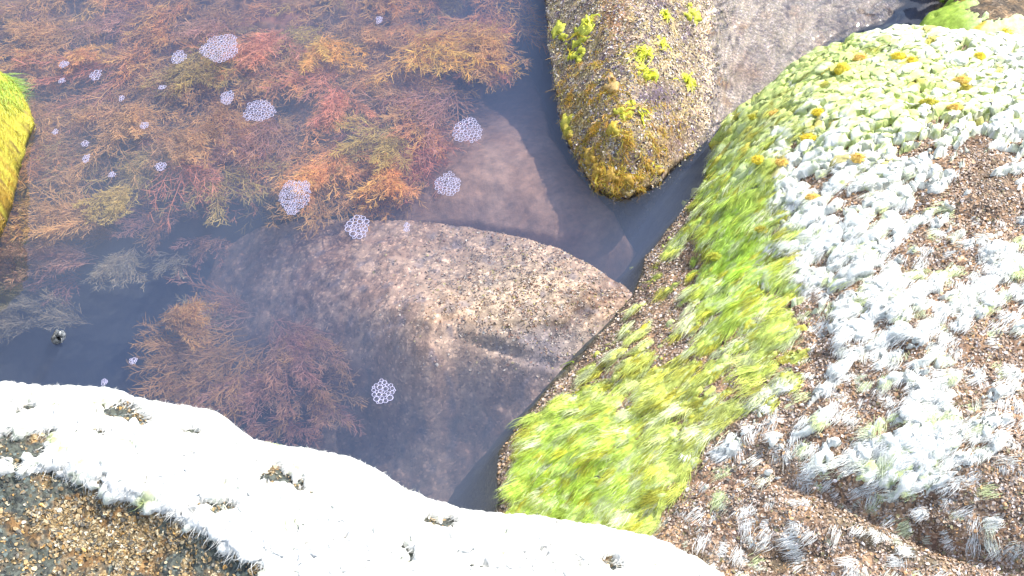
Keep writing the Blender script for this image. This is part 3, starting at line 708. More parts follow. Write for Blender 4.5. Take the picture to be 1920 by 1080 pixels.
nq = fbm(MB.x / .02, MB.y / .02, 381, 3); ycov = sum(blob(px + 26 * nq, py + 22 * nq, *q) for q in [(1106, 50, 14, 20), (1088, 80, 12, 34), (1072, 108, 14, 8), (1200, 110, 12, 22, 20), (1214, 142, 22, 9), (1288, 152, 12, 18), (1242, 85, 6, 10), (1185, 195, 8, 6), (1175, 215, 24, 7), (1150, 245, 20, 14),
  (1130, 330, 26, 18), (1185, 340, 40, 14), (1235, 318, 24, 12), (1150, 165, 26, 12), (1060, 235, 18, 30), (1100, 290, 22, 24), (1245, 28, 8, 8), (1050, 60, 10, 40), (1300, 30, 20, 20)])
hm_, cvm, cim, nm_ = algae_coat(MB, .12 + .55 * np.clip(ycov, 0, 1), .0065, R(-90), 380, stretch=(.018, .008), popk=.2, bigs=.02)
cm_ = mixc((.70, .72, .10), (.62, .42, .08), ss(200, 300, py + 60 * nm_)); cm_ = mixc(cm_, (.66, .46, .20), blob(px, py, 1150, 165, 40, 22))
tag(coat_mesh(MB, hm_, (MB.z > -.004) & (py > -60), 'yellow_algae', M_LEAF, cm_), 'yellow and ochre algae crusts in patches on the speckled boulder', 'algae', kind='stuff')
S = Strands()
wm = emerg * ss(1335, 1290, px) * ss(-.15, .2, fbm(MB.x / .025, MB.y / .025, 347, 3)) * (.9 * blob(px, py, 1150, 300, 90, 90) + .6 * blob(px, py, 1110, 200, 60, 80) + .4 * blob(px, py, 1180, 350, 90, 40)) * ss(-.25, .25, fbm(MB.x / .03, MB.y / .03, 345, 3))
def col_or(q, r, p, n):
    k = rng.random((n, 1)); c = np.where(k < .45, (.70, .42, .07), np.where(k < .8, (.66, .58, .09), (.68, .44, .22))) * (1 + rng.normal(0, .15, (n, 1)))
    return c * .8, c * 1.1
lay_strands(S, MB, wm, 4500, R(-80), 1.4, (.008, .022), (.0008, .0016), .9, col_or, 346, raise_=0 * MB.z + .001, bendy=.8, wave=.25)
o = S.build('orange_algae', M_LEAF)
tag(o, 'tangled orange and ochre algae threads on the tip of the speckled boulder', 'algae', kind='stuff')

# ---------------------------------------------------------------- far and left boulders
px, py = TB.px, TB.py
hc, cvt, cit, nt_ = algae_coat(TB, .5 + .4 * blob(px, py, 1780, 50, 60, 30) + .3 * blob(px, py, 1900, 60, 60, 30) - .3 * blob(px, py, 1880, 20, 60, 25), .009, FLOW, 360)
ct = mixc((.36, .52, .07), (.66, .76, .42), ss(1790, 1860, px + 40 * nt_))
ct = mixc(ct, (.6, .48, .07), ss(.9, .95, cit))
o = coat_mesh(TB, hc, (TB.z < .16) & (TB.z > .012) & (py > -60), 'green_algae', M_MATG, ct)
tag(o, 'lumpy green algae on the far boulder in the top right corner', 'algae', kind='stuff')
px, py = LB.px, LB.py
S = Strands()
def col_l(q, r, p, n):
    k = fbm(p[:, 0] / .02, p[:, 1] / .02, 371, 2)
    c = mixc((.66, .62, .10), (.52, .34, .06), ss(250, 380, r + 80 * k)) ; c = mixc(c, (.50, .66, .12), ss(235, 170, r)); c = c * (1 + rng.normal(0, .15, (n, 1)))
    return c * .8, c * 1.1
lay_strands(S, LB, (LB.z > .004) * (px > -120) * (py > 60) * (py < 800) * (.05 + ss(-.25, .1, fbm(LB.x / .03, LB.y / .03, 375, 3))), 9000, R(-35), .6, (.006, .014), (.0008, .0017), .45, col_l, 370, raise_=0 * LB.z + .001)
o = S.build('yellow_algae', M_LEAF)
tag(o, 'shaggy yellow green algae coating the boulder at the left edge', 'algae', kind='stuff')
S = Strands()
n = 420
p0 = P(rng.uniform(-20, 30, n), rng.uniform(150, 195, n), 0) ; p0[:, 2] = rng.uniform(.0, .02, n)
a = R(-8) + rng.normal(0, .28, n); d = np.stack([np.cos(a), np.sin(a), rng.normal(-.08, .08, n)], -1)
S.add(p0, unit(d), rng.uniform(.02, .055, n), rng.uniform(.0007, .0013, n), unit(np.cross(d, rv(n, .5) + np.array([0, 0, 1.]))), np.stack([0 * a, -rng.uniform(0, .25, n), 0 * a], -1), jit((.42, .55, .12), n, .15), jit((.35, .58, .20), n, .15), 4)
o = S.build('green_algae', M_LEAF)
tag(o, 'soft green algae fringe fanning out over the water from the left boulder', 'algae')

# ================================================================== SEAWEED IN THE POOL
PAL = {
 'brown': [(.48, .27, .12), (.54, .31, .13), (.42, .24, .12)],
 'orange': [(.60, .29, .11), (.56, .27, .12), (.62, .36, .12)],
 'red': [(.54, .21, .14), (.56, .25, .15), (.52, .23, .16)],
 'olive': [(.42, .30, .10), (.46, .33, .10), (.38, .27, .10)],
 'gold': [(.64, .36, .09), (.60, .32, .10), (.62, .40, .10)],
 'pink': [(.42, .22, .17), (.40, .20, .17), (.45, .25, .17)],
 'pale': [(.36, .30, .22), (.32, .28, .22), (.40, .32, .22)]}

def seaweed(S, px, py, ang, size, pal, z0=-.10, z1=-.02, nm=9, fan=.55, curl=.0, dens=1.0):
    """a plume from its holdfast at (px,py): main axes, alternate branches, fine branchlets. ang: degrees, world heading"""
    root = P(px, py, z0)
    s1px = float(np.linalg.norm(P(px + 1, py, z0) - P(px, py, z0)))
    L = size * s1px
    c = np.array(PAL[pal])
    # main axes
    a = R(ang) + rng.normal(0, fan * .6, nm) ; Lm = L * rng.uniform(.6, 1.0, nm)
    rise = (z1 - z0) / L
    d = unit(np.stack([np.cos(a), np.sin(a), np.full(nm, rise) * rng.uniform(.5, 1.1, nm)], -1))
    perp = np.stack([-d[:, 1], d[:, 0], 0 * a], -1)
    bend = perp * (curl + rng.normal(0, .18, nm))[:, None] - np.array([0, 0, 1.]) * rng.uniform(.1, .3, nm)[:, None] * rise
    p0 = root + rv(nm, L * .07) * np.array([1, 1, .3])
    cm = c[rng.integers(0, 3, nm)]
    def sd(dd, j=.45): return unit(np.cross(dd, np.array([0, 0, 1.]) + rv(len(dd), j)))
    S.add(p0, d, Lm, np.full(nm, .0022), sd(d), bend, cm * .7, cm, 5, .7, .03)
    # branches
    kb = int(15 * dens)
    t = np.tile(np.linspace(.12, 1.0, kb), nm) + rng.normal(0, .02, nm * kb)
    i = np.repeat(np.arange(nm), kb)
    pb = p0[i] + d[i] * (Lm[i] * t)[:, None] + bend[i] * (Lm[i] * t ** 2)[:, None]
    tan = unit(d[i] + 2 * bend[i] * t[:, None])
    sg = np.where(np.arange(nm * kb) % 2 == 0, 1, -1) * rng.uniform(.35, .9, nm * kb)
    pp = unit(np.stack([-tan[:, 1], tan[:, 0], 0 * t], -1))
    db = unit(tan + pp * sg[:, None] + rv(nm * kb, .16))
    Lb = L * .32 * (1.15 - .75 * t) * rng.uniform(.5, 1.2, nm * kb)
    bb = -pp * (sg * .25)[:, None] + rv(nm * kb, .08)
    cb_ = cm[i] * (1 + rng.normal(0, .14, (nm * kb, 1)))
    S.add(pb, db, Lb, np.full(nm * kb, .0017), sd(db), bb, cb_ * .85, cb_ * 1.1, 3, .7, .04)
    # branchlets
    kt = int(7 * dens)
    i2 = np.repeat(np.arange(nm * kb), kt); t2 = np.tile(np.linspace(.2, 1.0, kt), nm * kb) + rng.normal(0, .03, nm * kb * kt)
    pt = pb[i2] + db[i2] * (Lb[i2] * t2)[:, None] + bb[i2] * (Lb[i2] * t2 ** 2)[:, None]
    n = len(i2)
    s2 = np.where(np.arange(n) % 2 == 0, 1, -1) * rng.uniform(.3, .9, n)
    tg = unit(db[i2] + 2 * bb[i2] * t2[:, None]); pq = unit(np.stack([-tg[:, 1], tg[:, 0], 0 * t2], -1))
    dt_ = unit(tg + pq * s2[:, None] + rv(n, .22))
    Lt = L * .095 * (1.2 - .6 * t2) * rng.uniform(.5, 1.3, n)
    ct_ = cb_[i2] * (1 + rng.normal(0, .1, (n, 1)))
    tip = ct_ * np.array([1.12, 1.2, 1.05])
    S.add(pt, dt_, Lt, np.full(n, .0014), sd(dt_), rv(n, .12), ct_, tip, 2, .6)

# plumes that can be told apart: root px, py, heading (world degrees, -90 = towards the camera), size, palette, z0, z1, label
W = [
 (790, 60, -62, 190, 'gold', -.07, -.012, 'golden tipped seaweed plume near the top, fanning right towards the hazy channel'),
 (600, 70, -75, 120, 'gold', -.06, -.010, 'yellow orange seaweed tuft right of the biggest foam patch'),
 (520, 60, -100, 150, 'red', -.07, -.015, 'deep red seaweed plume right of the biggest foam patch'),
 (640, 170, -95, 120, 'red', -.07, -.02, 'pinkish red seaweed plume right of the oval foam patch'),
 (730, 240, -115, 140, 'olive', -.07, -.015, 'olive seaweed plume just left of the round foam patch over the slab'),
 (350, 110, -80, 130, 'olive', -.07, -.015, 'olive branching seaweed below the small foam patch by the largest one'),
 (140, 60, -130, 140, 'brown', -.08, -.015, 'tan feathery seaweed sweeping left above the green fringed boulder'),
 (130, 100, -40, 90, 'orange', -.07, -.02, 'rust orange seaweed tuft under the tiny foam dots at upper left'),
 (620, 300, -110, 130, 'orange', -.06, -.012, 'orange seaweed with dangling tips beside the long foam patch'),
 (730, 310, -85, 120, 'orange', -.06, -.015, 'coral orange seaweed hanging over the dark gap above the sunken boulder'),
 (230, 200, -60, 130, 'brown', -.07, -.02, 'light brown feathery seaweed in the middle of the left bed'),
 (330, 250, -50, 130, 'brown', -.07, -.02, 'sandy brown seaweed plume sweeping right in the left bed'),
 (230, 350, -95, 110, 'olive', -.07, -.02, 'yellowish branching seaweed on the lower edge of the left bed'),
 (200, 400, -160, 170, 'brown', -.08, -.02, 'brown seaweed fan spreading left beside the left boulder reflection'),
 (170, 480, -165, 140, 'pink', -.13, -.055, 'dusky pink seaweed fan low on the left side of the pool'),
 (240, 470, -100, 120, 'pale', -.16, -.09, 'ghostly pale branching seaweed deep in the blue water'),
 (480, 640, -150, 230, 'brown', -.15, -.07, 'dull brown seaweed fan reaching left from the sunken boulder'),
 (520, 620, -60, 190, 'pink', -.15, -.08, 'mauve seaweed spread over the lower left of the sunken boulder'),
 (500, 700, -105, 170, 'pink', -.16, -.08, 'purplish seaweed trailing down towards the white boulder'),
 (300, 600, -15, 120, 'brown', -.11, -.04, 'pale brown seaweed tuft pointing right above the white boulder'),
 (900, 40, -80, 160, 'brown', -.08, -.02, 'brown seaweed plume at the top beside the speckled boulder'),
 (60, 610, -170, 110, 'pale', -.17, -.10, 'faint grey seaweed fan deep beside the sea snail'),
]
for k, (px, py, ang, size, pal, z0, z1, label) in enumerate(W):
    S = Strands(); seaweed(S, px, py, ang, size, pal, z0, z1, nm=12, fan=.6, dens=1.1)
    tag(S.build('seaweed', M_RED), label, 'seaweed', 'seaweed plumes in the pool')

MO_ = [(-200, -200, -.20), (975, -200, -.20), (950, 60, -.20), (890, 190, -.20), (800, 290, -.20), (700, 365, -.20), (560, 350, -.20), (440, 330, -.20), (330, 370, -.20), (60, 380, -.21), (-60, 300, -.20)]
MI_ = [(300, 100, -.12), (600, 150, -.12), (800, 60, -.12), (150, 250, -.14), (450, 260, -.14), (650, 290, -.15), (100, -50, -.12), (700, -100, -.12)]
UW = Field(MO_, MI_, .006, -.34, slope=1.6, amp=(.035, .022, .010), seed=601)
u1 = fbm(UW.x / .05, UW.y / .09, 602, 4); u2 = fbm(UW.x / .012, UW.y / .03, 603, 3)
cu = mixc((.20, .10, .055), (.38, .20, .10), ss(-.3, .3, u1 + .6 * u2)); cu = mixc(cu, (.36, .14, .10), ss(.1, .4, fbm(UW.x / .1, UW.y / .1, 604, 2)) * .6)
tag(UW.build('seaweed_bed', M_RED, cu), 'soft brown mass of silted weed under the seaweed plumes', 'seaweed', kind='stuff')
S = Strands()
BED = [(-60, -120), (960, -120), (930, 60), (880, 170), (800, 260), (790, 310), (700, 350), (560, 340), (440, 320), (330, 350), (60, 360), (70, 200), (-40, 120)]
bx = np.array(BED, float)
def inpoly(x, y):
    r = False; n = len(BED)
    for i in range(n):
        a, b = BED[i], BED[(i + 1) % n]
        if (a[1] > y) != (b[1] > y) and x < (b[0] - a[0]) * (y - a[1]) / (b[1] - a[1]) + a[0]: r = not r
    return r
cnt = 0
while cnt < 380:
    x = rng.uniform(-60, 940); y = rng.uniform(-120, 350)
    if not inpoly(x, y): continue
    g = float(fbm(np.array([x / 130]), np.array([y / 130]), 400, 2)[0])
    if g < -.38: continue
    pal = rng.choice(['brown', 'orange', 'olive', 'red', 'pink'], p=[.50, .26, .10, .06, .08])
    if x > 450 and rng.random() < .5: pal = rng.choice(['orange', 'brown', 'red'], p=[.5, .25, .25])
    zz = rng.uniform(-.17, -.05)
    seaweed(S, x, y, -92 + rng.normal(0, 24) - 18 * (x < 250), rng.uniform(100, 190), pal, zz - .03, zz + .03, nm=8, fan=.5, dens=.85)
    cnt += 1
for x, y, ang, sz, pal in [(470, 580, 190, 150, 'pink'), (560, 600, -70, 150, 'brown'), (420, 640, -120, 150, 'brown'), (580, 720, -60, 140, 'brown'), (480, 800, -90, 110, 'pink'), (370, 740, -100, 90, 'brown'), (60, 520, 190, 120, 'pink'), (160, 600, 180, 120, 'pale'), (120, 430, 190, 130, 'pink'), (300, 400, -120, 120, 'pink'), (60, 470, 200, 80, 'brown'), (330, 480, -100, 90, 'pale'), (560, 680, -130, 150, 'pink'), (430, 600, 180, 120, 'pale'), (620, 640, -80, 120, 'brown'), (540, 780, -90, 110, 'pink'), (90, 560, 190, 100, 'pale'),
                           (400, 700, -160, 140, 'brown'), (460, 760, -140, 130, 'pink'), (360, 660, 190, 110, 'brown'), (600, 740, -80, 140, 'pink'), (100, 440, 200, 130, 'brown'), (220, 440, -150, 130, 'brown'), (150, 520, -165, 110, 'pink'), (400, 440, -100, 100, 'pink'), (330, 380, -90, 120, 'pink'), (640, 330, -70, 110, 'pink')]:
    seaweed(S, x, y, ang, sz, pal, -.17, -.09, nm=7, fan=.7, dens=.9)
print('bed', sum(len(f) for f in S.F))
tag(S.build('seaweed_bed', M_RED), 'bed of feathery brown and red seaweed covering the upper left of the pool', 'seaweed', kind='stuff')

# ================================================================== FOAM
m, nt, nd, lk = newmat('foam_wall')
out = N(nd, 'ShaderNodeOutputMaterial'); b = N(nd, 'ShaderNodeBsdfPrincipled', Roughness=.25); b.inputs['Base Color'].default_value = (.50, .49, .70, 1)
b.inputs['Specular IOR Level'].default_value = .6
tp = N(nd, 'ShaderNodeBsdfTransparent'); mx = N(nd, 'ShaderNodeMixShader'); mx.inputs[0].default_value = .42
lk.new(b.outputs[0], mx.inputs[1]); lk.new(tp.outputs[0], mx.inputs[2]); lk.new(mx.outputs[0], out.inputs[0]); M_WALL = m
m, nt, nd, lk = newmat('bubble_film')
out = N(nd, 'ShaderNodeOutputMaterial'); g = N(nd, 'ShaderNodeBsdfPrincipled', Roughness=.03); g.inputs['Base Color'].default_value = (.5, .5, .7, 1)
tp = N(nd, 'ShaderNodeBsdfTransparent'); mx = N(nd, 'ShaderNodeMixShader'); mx.inputs[0].default_value = .93
lk.new(g.outputs[0], mx.inputs[1]); lk.new(tp.outputs[0], mx.inputs[2]); lk.new(mx.outputs[0], out.inputs[0]); M_FILM = m

def foam(px, py, rx, ry, rb, label, rot=0):
    c = P(px, py, 0)
    sx = np.linalg.norm(P(px + 1, py, 0) - c); sy = np.linalg.norm(P(px, py + 1, 0) - c)
    ax, ay = rx * sx, ry * sy; r0, r1 = rb[0] * .9 * sx, rb[1] * .95 * sx
    pts = []
    tries = 0
    while tries < 5000:
        tries += 1
        f = tries / 5000
        r = r1 * (1 - f) ** .6 * rng.uniform(.55, 1) + r0 * f
        r = max(r, r0 * .8)
        a = rng.uniform(0, 6.283); q = math.sqrt(rng.random())
        wob = 1 + .07 * math.sin(3 * a + px) + .05 * math.sin(5 * a + py)
        x = math.cos(a) * q * (ax * wob - r * .6); y = math.sin(a) * q * (ay * wob - r * .6)
        if all((x - u) ** 2 + (y - v) ** 2 > ((r + s) * .93) ** 2 for u, v, s in pts): pts.append((x, y, r))
    V = []; F = []; V2 = []; F2 = []
    ns, nt_ = 14, 6
    th = np.arange(ns) / ns * 2 * np.pi; ph = np.arange(nt_) / nt_ * 2 * np.pi
    for (x, y, r) in pts:
        w = max(.15 * r, .0005)
        rr = r - w * .15
        ring = np.stack([np.outer(np.cos(th), rr + w * np.cos(ph)) + x, np.outer(np.sin(th), rr + w * np.cos(ph)) + y, np.outer(np.ones(ns), w * .9 * np.sin(ph)) + w * .4], -1).reshape(-1, 3)
        b0 = len(V) * ns * nt_
        i, j = np.meshgrid(np.arange(ns), np.arange(nt_), indexing='ij')
        f = np.stack([i * nt_ + j, ((i + 1) % ns) * nt_ + j, ((i + 1) % ns) * nt_ + (j + 1) % nt_, i * nt_ + (j + 1) % nt_], -1).reshape(-1, 4) + b0
        V.append(ring); F.append(f)
        el = np.array([0.0, .35, .7, 1.05, 1.35])
        dome = np.stack([np.outer(np.cos(th), rr * np.cos(el)) + x, np.outer(np.sin(th), rr * np.cos(el)) + y, np.outer(np.ones(ns), rr * .75 * np.sin(el)) + w * .4], -1).reshape(-1, 3)
        b1 = len(V2) * ns * 5
        i, j = np.meshgrid(np.arange(ns), np.arange(4), indexing='ij')
        f = np.stack([i * 5 + j, ((i + 1) % ns) * 5 + j, ((i + 1) % ns) * 5 + j + 1, i * 5 + j + 1], -1).reshape(-1, 4) + b1
        V2.append(dome); F2.append(f)
    o = mesh_np('foam_patch', np.concatenate(V), np.concatenate(F), M_WALL, loc=(0, 0, 0))
    o.location = (c[0], c[1], .0008)
    mesh_np('bubble_film', np.concatenate(V2), np.concatenate(F2), M_FILM, parent=o)
    return tag(o, label, 'foam', 'foam patches floating on the pool')

FO = [
 (413, 91, 35, 25, (1.5, 4.6), 'largest oval foam patch with many fine bubbles over the upper seaweed'),
 (486, 209, 29, 20, (1.6, 4.6), 'oval foam patch below and right of the largest one'),
 (877, 246, 27, 23, (2.0, 5.5), 'round foam patch between the seaweed edge and the sunken slab'),
 (553, 368, 29, 32, (2.4, 3.4), 'tall foam patch of even bubbles at the dark gap below the seaweed'),
 (840, 346, 24, 22, (2.2, 4.6), 'foam patch drifting over the left part of the sunken slab'),
 (671, 426, 21, 22, (1.8, 6.5), 'foam patch of large bubbles on the upper rim of the sunken boulder'),
 (718, 735, 22, 22, (2.0, 6.8), 'faint foam patch of big bubbles over the lower part of the sunken boulder'),
 (335, 108, 13, 12, (1.6, 4.6), 'small foam cluster just left of the largest foam patch'),
 (426, 184, 12, 13, (1.6, 4.0), 'small foam cluster just left of the oval foam patch'),
 (180, 141, 10, 10, (1.6, 4.6), 'small foam cluster alone over the upper left seaweed'),
 (120, 121, 9, 6, (1.5, 3.6), 'tiny wide foam dot near the top of the left seaweed'),
 (116, 152, 6, 5, (1.4, 3.4), 'tiny foam dot just below the tiny wide one at upper left'),
 (304, 164, 7, 4, (1.3, 3), 'tiny faint foam fleck below the cluster beside the largest patch'),
 (228, 185, 5, 5, (1.3, 3.5), 'tiny ring of bubbles in the middle of the left seaweed bed'),
 (271, 236, 8, 6, (1.3, 3.2), 'tiny foam fleck on light brown seaweed in the left bed'),
 (104, 248, 5, 5, (1.4, 3.2), 'tiny foam fleck in dark water right of the left boulder'),
 (160, 270, 7, 6, (1.5, 3.6), 'upper tiny foam fleck of the pair in the left bed'),
 (162, 298, 6, 8, (1.4, 3.2), 'lower tiny foam fleck of the pair in the left bed'),
 (210, 328, 6, 5, (1.3, 3), 'tiny foam fleck low in the left seaweed bed'),
 (301, 313, 10, 8, (1.5, 4.4), 'small dim foam fleck right of the left bed centre'),
 (711, 38, 6, 7, (1.3, 3), 'tiny foam fleck at the top above the right hand seaweed'),
 (250, 677, 7, 6, (1.5, 3.6), 'tiny foam fleck above the white boulder, right of its twin'),
 (196, 717, 5, 6, (1.4, 3.4), 'tiny foam fleck nearest to the white boulder'),
 (763, 427, 6, 9, (1.6, 3.6), 'tiny upright foam fleck right of the patch with large bubbles'),
]
for f in FO: foam(*f)

# ================================================================== SEA SNAIL
m, nt, nd, lk = newmat('snail_shell')
out = N(nd, 'ShaderNodeOutputMaterial'); b = N(nd, 'ShaderNodeBsdfPrincipled', Roughness=.22)
tc = N(nd, 'ShaderNodeTexCoord'); nz = N(nd, 'ShaderNodeTexNoise', Scale=220.0, Detail=4.0); lk.new(tc.outputs['Object'], nz.inputs['Vector'])
rp = N(nd, 'ShaderNodeValToRGB'); rp.color_ramp.elements[0].position = .35; rp.color_ramp.elements[0].color = (.02, .025, .03, 1); rp.color_ramp.elements[1].position = .7; rp.color_ramp.elements[1].color = (.30, .32, .34, 1)
lk.new(nz.outputs[0], rp.inputs[0]); lk.new(rp.outputs[0], b.inputs['Base Color']); lk.new(b.outputs[0], out.inputs[0])
M_SNAIL = m
nT, nC = 90, 16
t = np.linspace(0, 1, nT); th = t * 4.2 * 2 * np.pi; g = np.exp(2.6 * (t - 1))
cc = P(108, 625, 0); Lr = .0100
spine = np.stack([np.cos(th) * g * Lr * .75, np.sin(th) * g * Lr * .75, -g * Lr * 2.1], -1)
ph = np.arange(nC) / nC * 2 * np.pi
rad = g * Lr * .95
er = np.stack([np.cos(th), np.sin(th), 0 * th], -1)
V = spine[:, None] + er[:, None] * (np.cos(ph)[None] * rad[:, None])[..., None] + np.array([0, 0, 1.]) * (np.sin(ph)[None] * rad[:, None] * 1.05)[..., None]
V = V.reshape(-1, 3)
i, j = np.meshgrid(np.arange(nT - 1), np.arange(nC), indexing='ij')
F = np.stack([i * nC + j, i * nC + (j + 1) % nC, (i + 1) * nC + (j + 1) % nC, (i + 1) * nC + j], -1).reshape(-1, 4)
# lay the shell on its side, spire to the lower right
a = R(78); Rx = np.array([[1, 0, 0], [0, math.cos(a), -math.sin(a)], [0, math.sin(a), math.cos(a)]])
a = R(215); Rz = np.array([[math.cos(a), -math.sin(a), 0], [math.sin(a), math.cos(a), 0], [0, 0, 1]])
V = V @ Rx.T @ Rz.T; V -= V.mean(0)
o = mesh_np('sea_snail', V, F, M_SNAIL, loc=(0, 0, 0)); o.location = (cc[0], cc[1], .001)
lid = [(0, 0, 0)] + [(math.cos(k / 12 * 6.283) * .0055, math.sin(k / 12 * 6.283) * .0055, .0008) for k in range(12)]
tag(o, 'dark glossy sea snail shell at the water surface near the left edge', 'sea snail')

# ================================================================== SINGLE TUFTS
def fronds(F, px, py, size, c0, label, ang=-90, n=34, name='sea_lettuce', lift=.40, wide=.0050, fan=.42, cat='seaweed', group='yellow algae tufts on the speckled boulder'):
    p, nr = F.at(px, py)
    s = float(np.linalg.norm(P(px + 1, py, 0) - P(px, py, 0))) * size * 1.15
    S = Strands()
    a = R(ang) + rng.normal(0, fan, n); d = np.stack([np.cos(a), np.sin(a), 0 * a], -1)
    d = unit(d - nr * (d * nr).sum(-1, keepdims=True) + nr * rng.uniform(.15, lift, (n, 1)))
    side = unit(np.cross(d, nr + rv(n, .6)))
    c = jit(c0, n, .12)
    back = np.array([math.cos(R(ang)), math.sin(R(ang)), 0]) * s * .4
    S.add(p + rv(n, s * .16) - back, d, s * rng.uniform(.5, 1.1, n), wide * rng.uniform(.5, 1.3, n), side, -nr * rng.uniform(.2, .8, (n, 1)) + side * rng.normal(0, .5, (n, 1)), c * .9, c * 1.15, 6, .75, .22)
    o = S.build(name, M_LEAF, smooth=True)
    return tag(o, label, cat, group)
YG = (.80, .84, .10); YO = (.82, .62, .09)
for a in [
 (1108, 45, 26, YG, 'highest yellow algae tuft near the top of the speckled boulder', -80),
 (1088, 75, 42, YO, 'long golden algae tuft hanging on the upper left of the speckled boulder', -100),
 (1070, 110, 22, YG, 'small lime algae tuft at the left shoulder of the speckled boulder', -110),
 (1100, 60, 22, YG, 'lime algae tuft between the highest tuft and the golden one', -150),
 (1202, 105, 34, YG, 'slanting lime algae tuft in the middle of the speckled boulder', -115),
 (1213, 145, 30, YG, 'wide lime algae tuft just under the slanting one', -150),
 (1288, 155, 26, YG, 'rounded lime algae tuft near the right side of the speckled boulder', -90),
 (1242, 85, 18, YG, 'small upright algae tuft right of the slanting one', -95),
 (1185, 195, 14, YG, 'tiny bright algae tuft below the dark patch of the speckled boulder', -90),
 (1170, 215, 24, YG, 'yellow algae tuft spreading sideways above the orange tangle', 180),
 (1205, 215, 22, YG, 'bright yellow algae tuft at the right end of the orange tangle', -30),
 (1158, 240, 24, YO, 'drooping golden algae tuft inside the orange tangle', -100),
 (1130, 330, 34, YO, 'golden algae tuft at the left of the speckled boulder tip', -90),
 (1175, 335, 30, YO, 'ochre algae tuft at the very tip of the speckled boulder', -80),
 (1225, 320, 28, YG, 'olive yellow algae tuft right of the speckled boulder tip', -70),
 (1150, 160, 30, (.58, .40, .12), 'peach coloured algae tuft left of the dark patch', -100),
 (1245, 30, 18, YG, 'small yellow tuft high on the right of the speckled boulder', -95),
]: fronds(MB, *a)
fronds(RB, 1062, 688, 34, (.40, .58, .06), 'pointed bright green frond sticking out over the water from the right boulder', 175, n=9, lift=.35, fan=.15, wide=.006, group='loose algae on the right boulder')
fronds(RB, 1356, 290, 36, (.60, .72, .25), 'pale green strands dangling over the dark gap behind the right boulder', -140, n=22, lift=.2, fan=.25, wide=.0016, group='loose algae on the right boulder')

def cushion(F, px, py, rx, ry, c0, label):
    p, nr = F.at(px, py)
    if F is RB: p = p + nr * max(0.0, float(F.samp(h, p[None, 0], p[None, 1])[0])) * .9
    s = float(np.linalg.norm(P(px + 1, py, p[2]) - P(px, py, p[2])))
    nu, nv = 28, 16
    u = np.arange(nu) / nu * 2 * np.pi; v = np.linspace(0.02, np.pi * .62, nv)
    U, Vv = np.meshgrid(u, v)
    D = np.stack([np.cos(U) * np.sin(Vv), np.sin(U) * np.sin(Vv), np.cos(Vv)], -1)
    k = 1 + .38 * fbm(D[..., 0] * 1.8 + px, D[..., 1] * 1.8 + D[..., 2] * 2, 500, 3) + .16 * fbm(D[..., 0] * 7 + px, D[..., 1] * 7, 501, 2)
    V = D * k[..., None] * np.array([1.1 * rx * s, 1.25 * ry * s, 1.0 * ry * s])
    c = mixc(np.array(c0), np.array(c0) * np.array([.9, .97, .9]), ss(-.3, .3, fbm(D[..., 0] * 2, D[..., 1] * 2 + px, 502, 2)))
    idx = np.arange(nu); F4 = []
    for j in range(nv - 1): F4.append(np.stack([j * nu + idx, (j + 1) * nu + idx, (j + 1) * nu + (idx + 1) % nu, j * nu + (idx + 1) % nu], -1))
    o = mesh_np('algae_cushion', V.reshape(-1, 3), np.concatenate(F4), M_MATG, c.reshape(-1, 3), loc=(0, 0, 0)); o.location = p + nr * .004
    n = 160; S = Strands(); q = rng.integers(0, V.reshape(-1, 3).shape[0] * 6 // 10, n); q0 = V.reshape(-1, 3)[q]; dd = unit(unit(q0) + rv(n, .5) + np.array([-.6, -.5, 0])); 
    cc_ = jit(c0, n, .12)
    S.add(q0 * .95, dd, rng.uniform(.003, .009, n), rng.uniform(.0006, .001, n), unit(np.cross(dd, rv(n))), rv(n, .2) - np.array([0, 0, .4]), cc_ * .9, cc_ * 1.1, 2)
    S.build('filaments', M_MATG, parent=o, loc=(0, 0, 0))
    return tag(o, label, 'algae', 'orange algae cushions on the right boulder')
OR = (.95, .74, .08); OP = (.92, .64, .18)
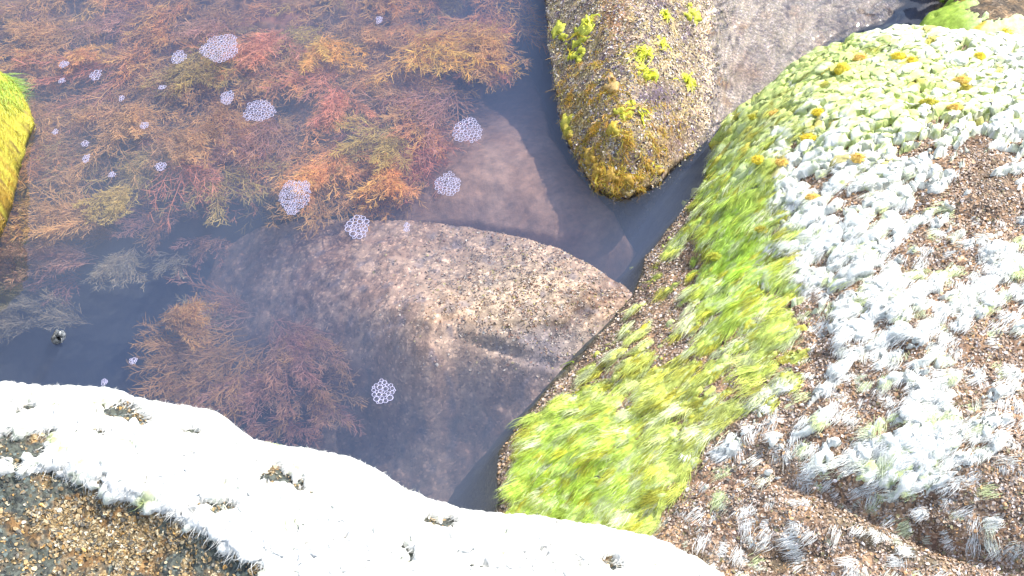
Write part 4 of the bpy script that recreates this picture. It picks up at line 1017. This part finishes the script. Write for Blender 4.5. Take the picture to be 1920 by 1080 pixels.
for a in [
 (1576, 151, 13, 13, OR, 'round yellow orange algae knob standing out near the crest of the right boulder'),
 (1614, 125, 14, 7, OP, 'flat orange algae cushion up and right of the round knob'),
 (1690, 127, 12, 7, OR, 'small yellow orange cushion at the upper crest of the right boulder'),
 (1710, 135, 9, 6, OR, 'tiny golden cushion touching the upper crest cushion'),
 (1540, 228, 12, 6, OR, 'orange cushion straight below the round knob'),
 (1460, 228, 11, 6, OP, 'orange cushion at the left shoulder of the right boulder'),
 (1424, 230, 9, 5, (.55, .52, .06), 'olive gold cushion at the edge beside the left shoulder cushion'),
 (1521, 270, 14, 7, OR, 'orange cushion in the pale green band'),
 (1567, 240, 9, 6, OP, 'peach cushion right of the one below the knob'),
 (1795, 167, 16, 7, OP, 'bright orange cushion high on the right side of the boulder'),
 (1812, 181, 12, 8, (.58, .48, .08), 'mustard cushion tucked under the bright orange one at right'),
 (1835, 128, 9, 7, OR, 'yellow cushion near the upper right edge'),
 (1605, 313, 11, 9, OP, 'tan orange cushion among white algae lumps'),
 (1735, 215, 16, 6, (.55, .48, .06), 'long mustard cushion in the stony gap'),
 (1780, 217, 15, 6, OP, 'pale orange cushion right of the stony gap'),
 (1434, 312, 12, 7, OR, 'yellow cushion high on the green slope'),
 (1475, 315, 12, 6, OP, 'faded orange cushion where green algae turns white'),
 (1528, 379, 14, 7, OP, 'orange cushion among white tufts halfway down the boulder'),
 (1437, 437, 13, 6, (.66, .58, .10), 'peach yellow cushion on the green slope'),
 (1347, 488, 13, 7, (.58, .58, .08), 'olive yellow cushion low on the green slope'),
 (1884, 62, 13, 7, OR, 'yellow cushion on the far boulder corner'),
]: cushion(TB if a[1] < 70 else RB, *a)

# twig caught in the algae
p, nr = RB.at(1132, 901); q, _ = RB.at(1140, 903); q2, _ = RB.at(1125, 899)
S = Strands(); ax = unit(q - q2); 
ringn = 7; ph = np.arange(ringn) / ringn * 6.283; b1 = unit(np.cross(ax, nr)); b2 = np.cross(ax, b1)
ts = np.linspace(-1, 1, 9); V = []
for k, t in enumerate(ts):
    c = p + nr * .012 + ax * t * .008 + b1 * .0006 * math.sin(t * 4)
    r = .0011 * (1 - .4 * abs(t))
    for a in ph: V.append(c + (b1 * math.cos(a) + b2 * math.sin(a)) * r)
V = np.array(V); i, j = np.meshgrid(np.arange(8), np.arange(ringn), indexing='ij')
F = np.stack([i * ringn + j, i * ringn + (j + 1) % ringn, (i + 1) * ringn + (j + 1) % ringn, (i + 1) * ringn + j], -1).reshape(-1, 4)
tag(mesh_np('twig', V, F, M_FLAKE, np.full((len(V), 3), .05)), 'tiny dark twig caught in the bright green algae', 'twig')
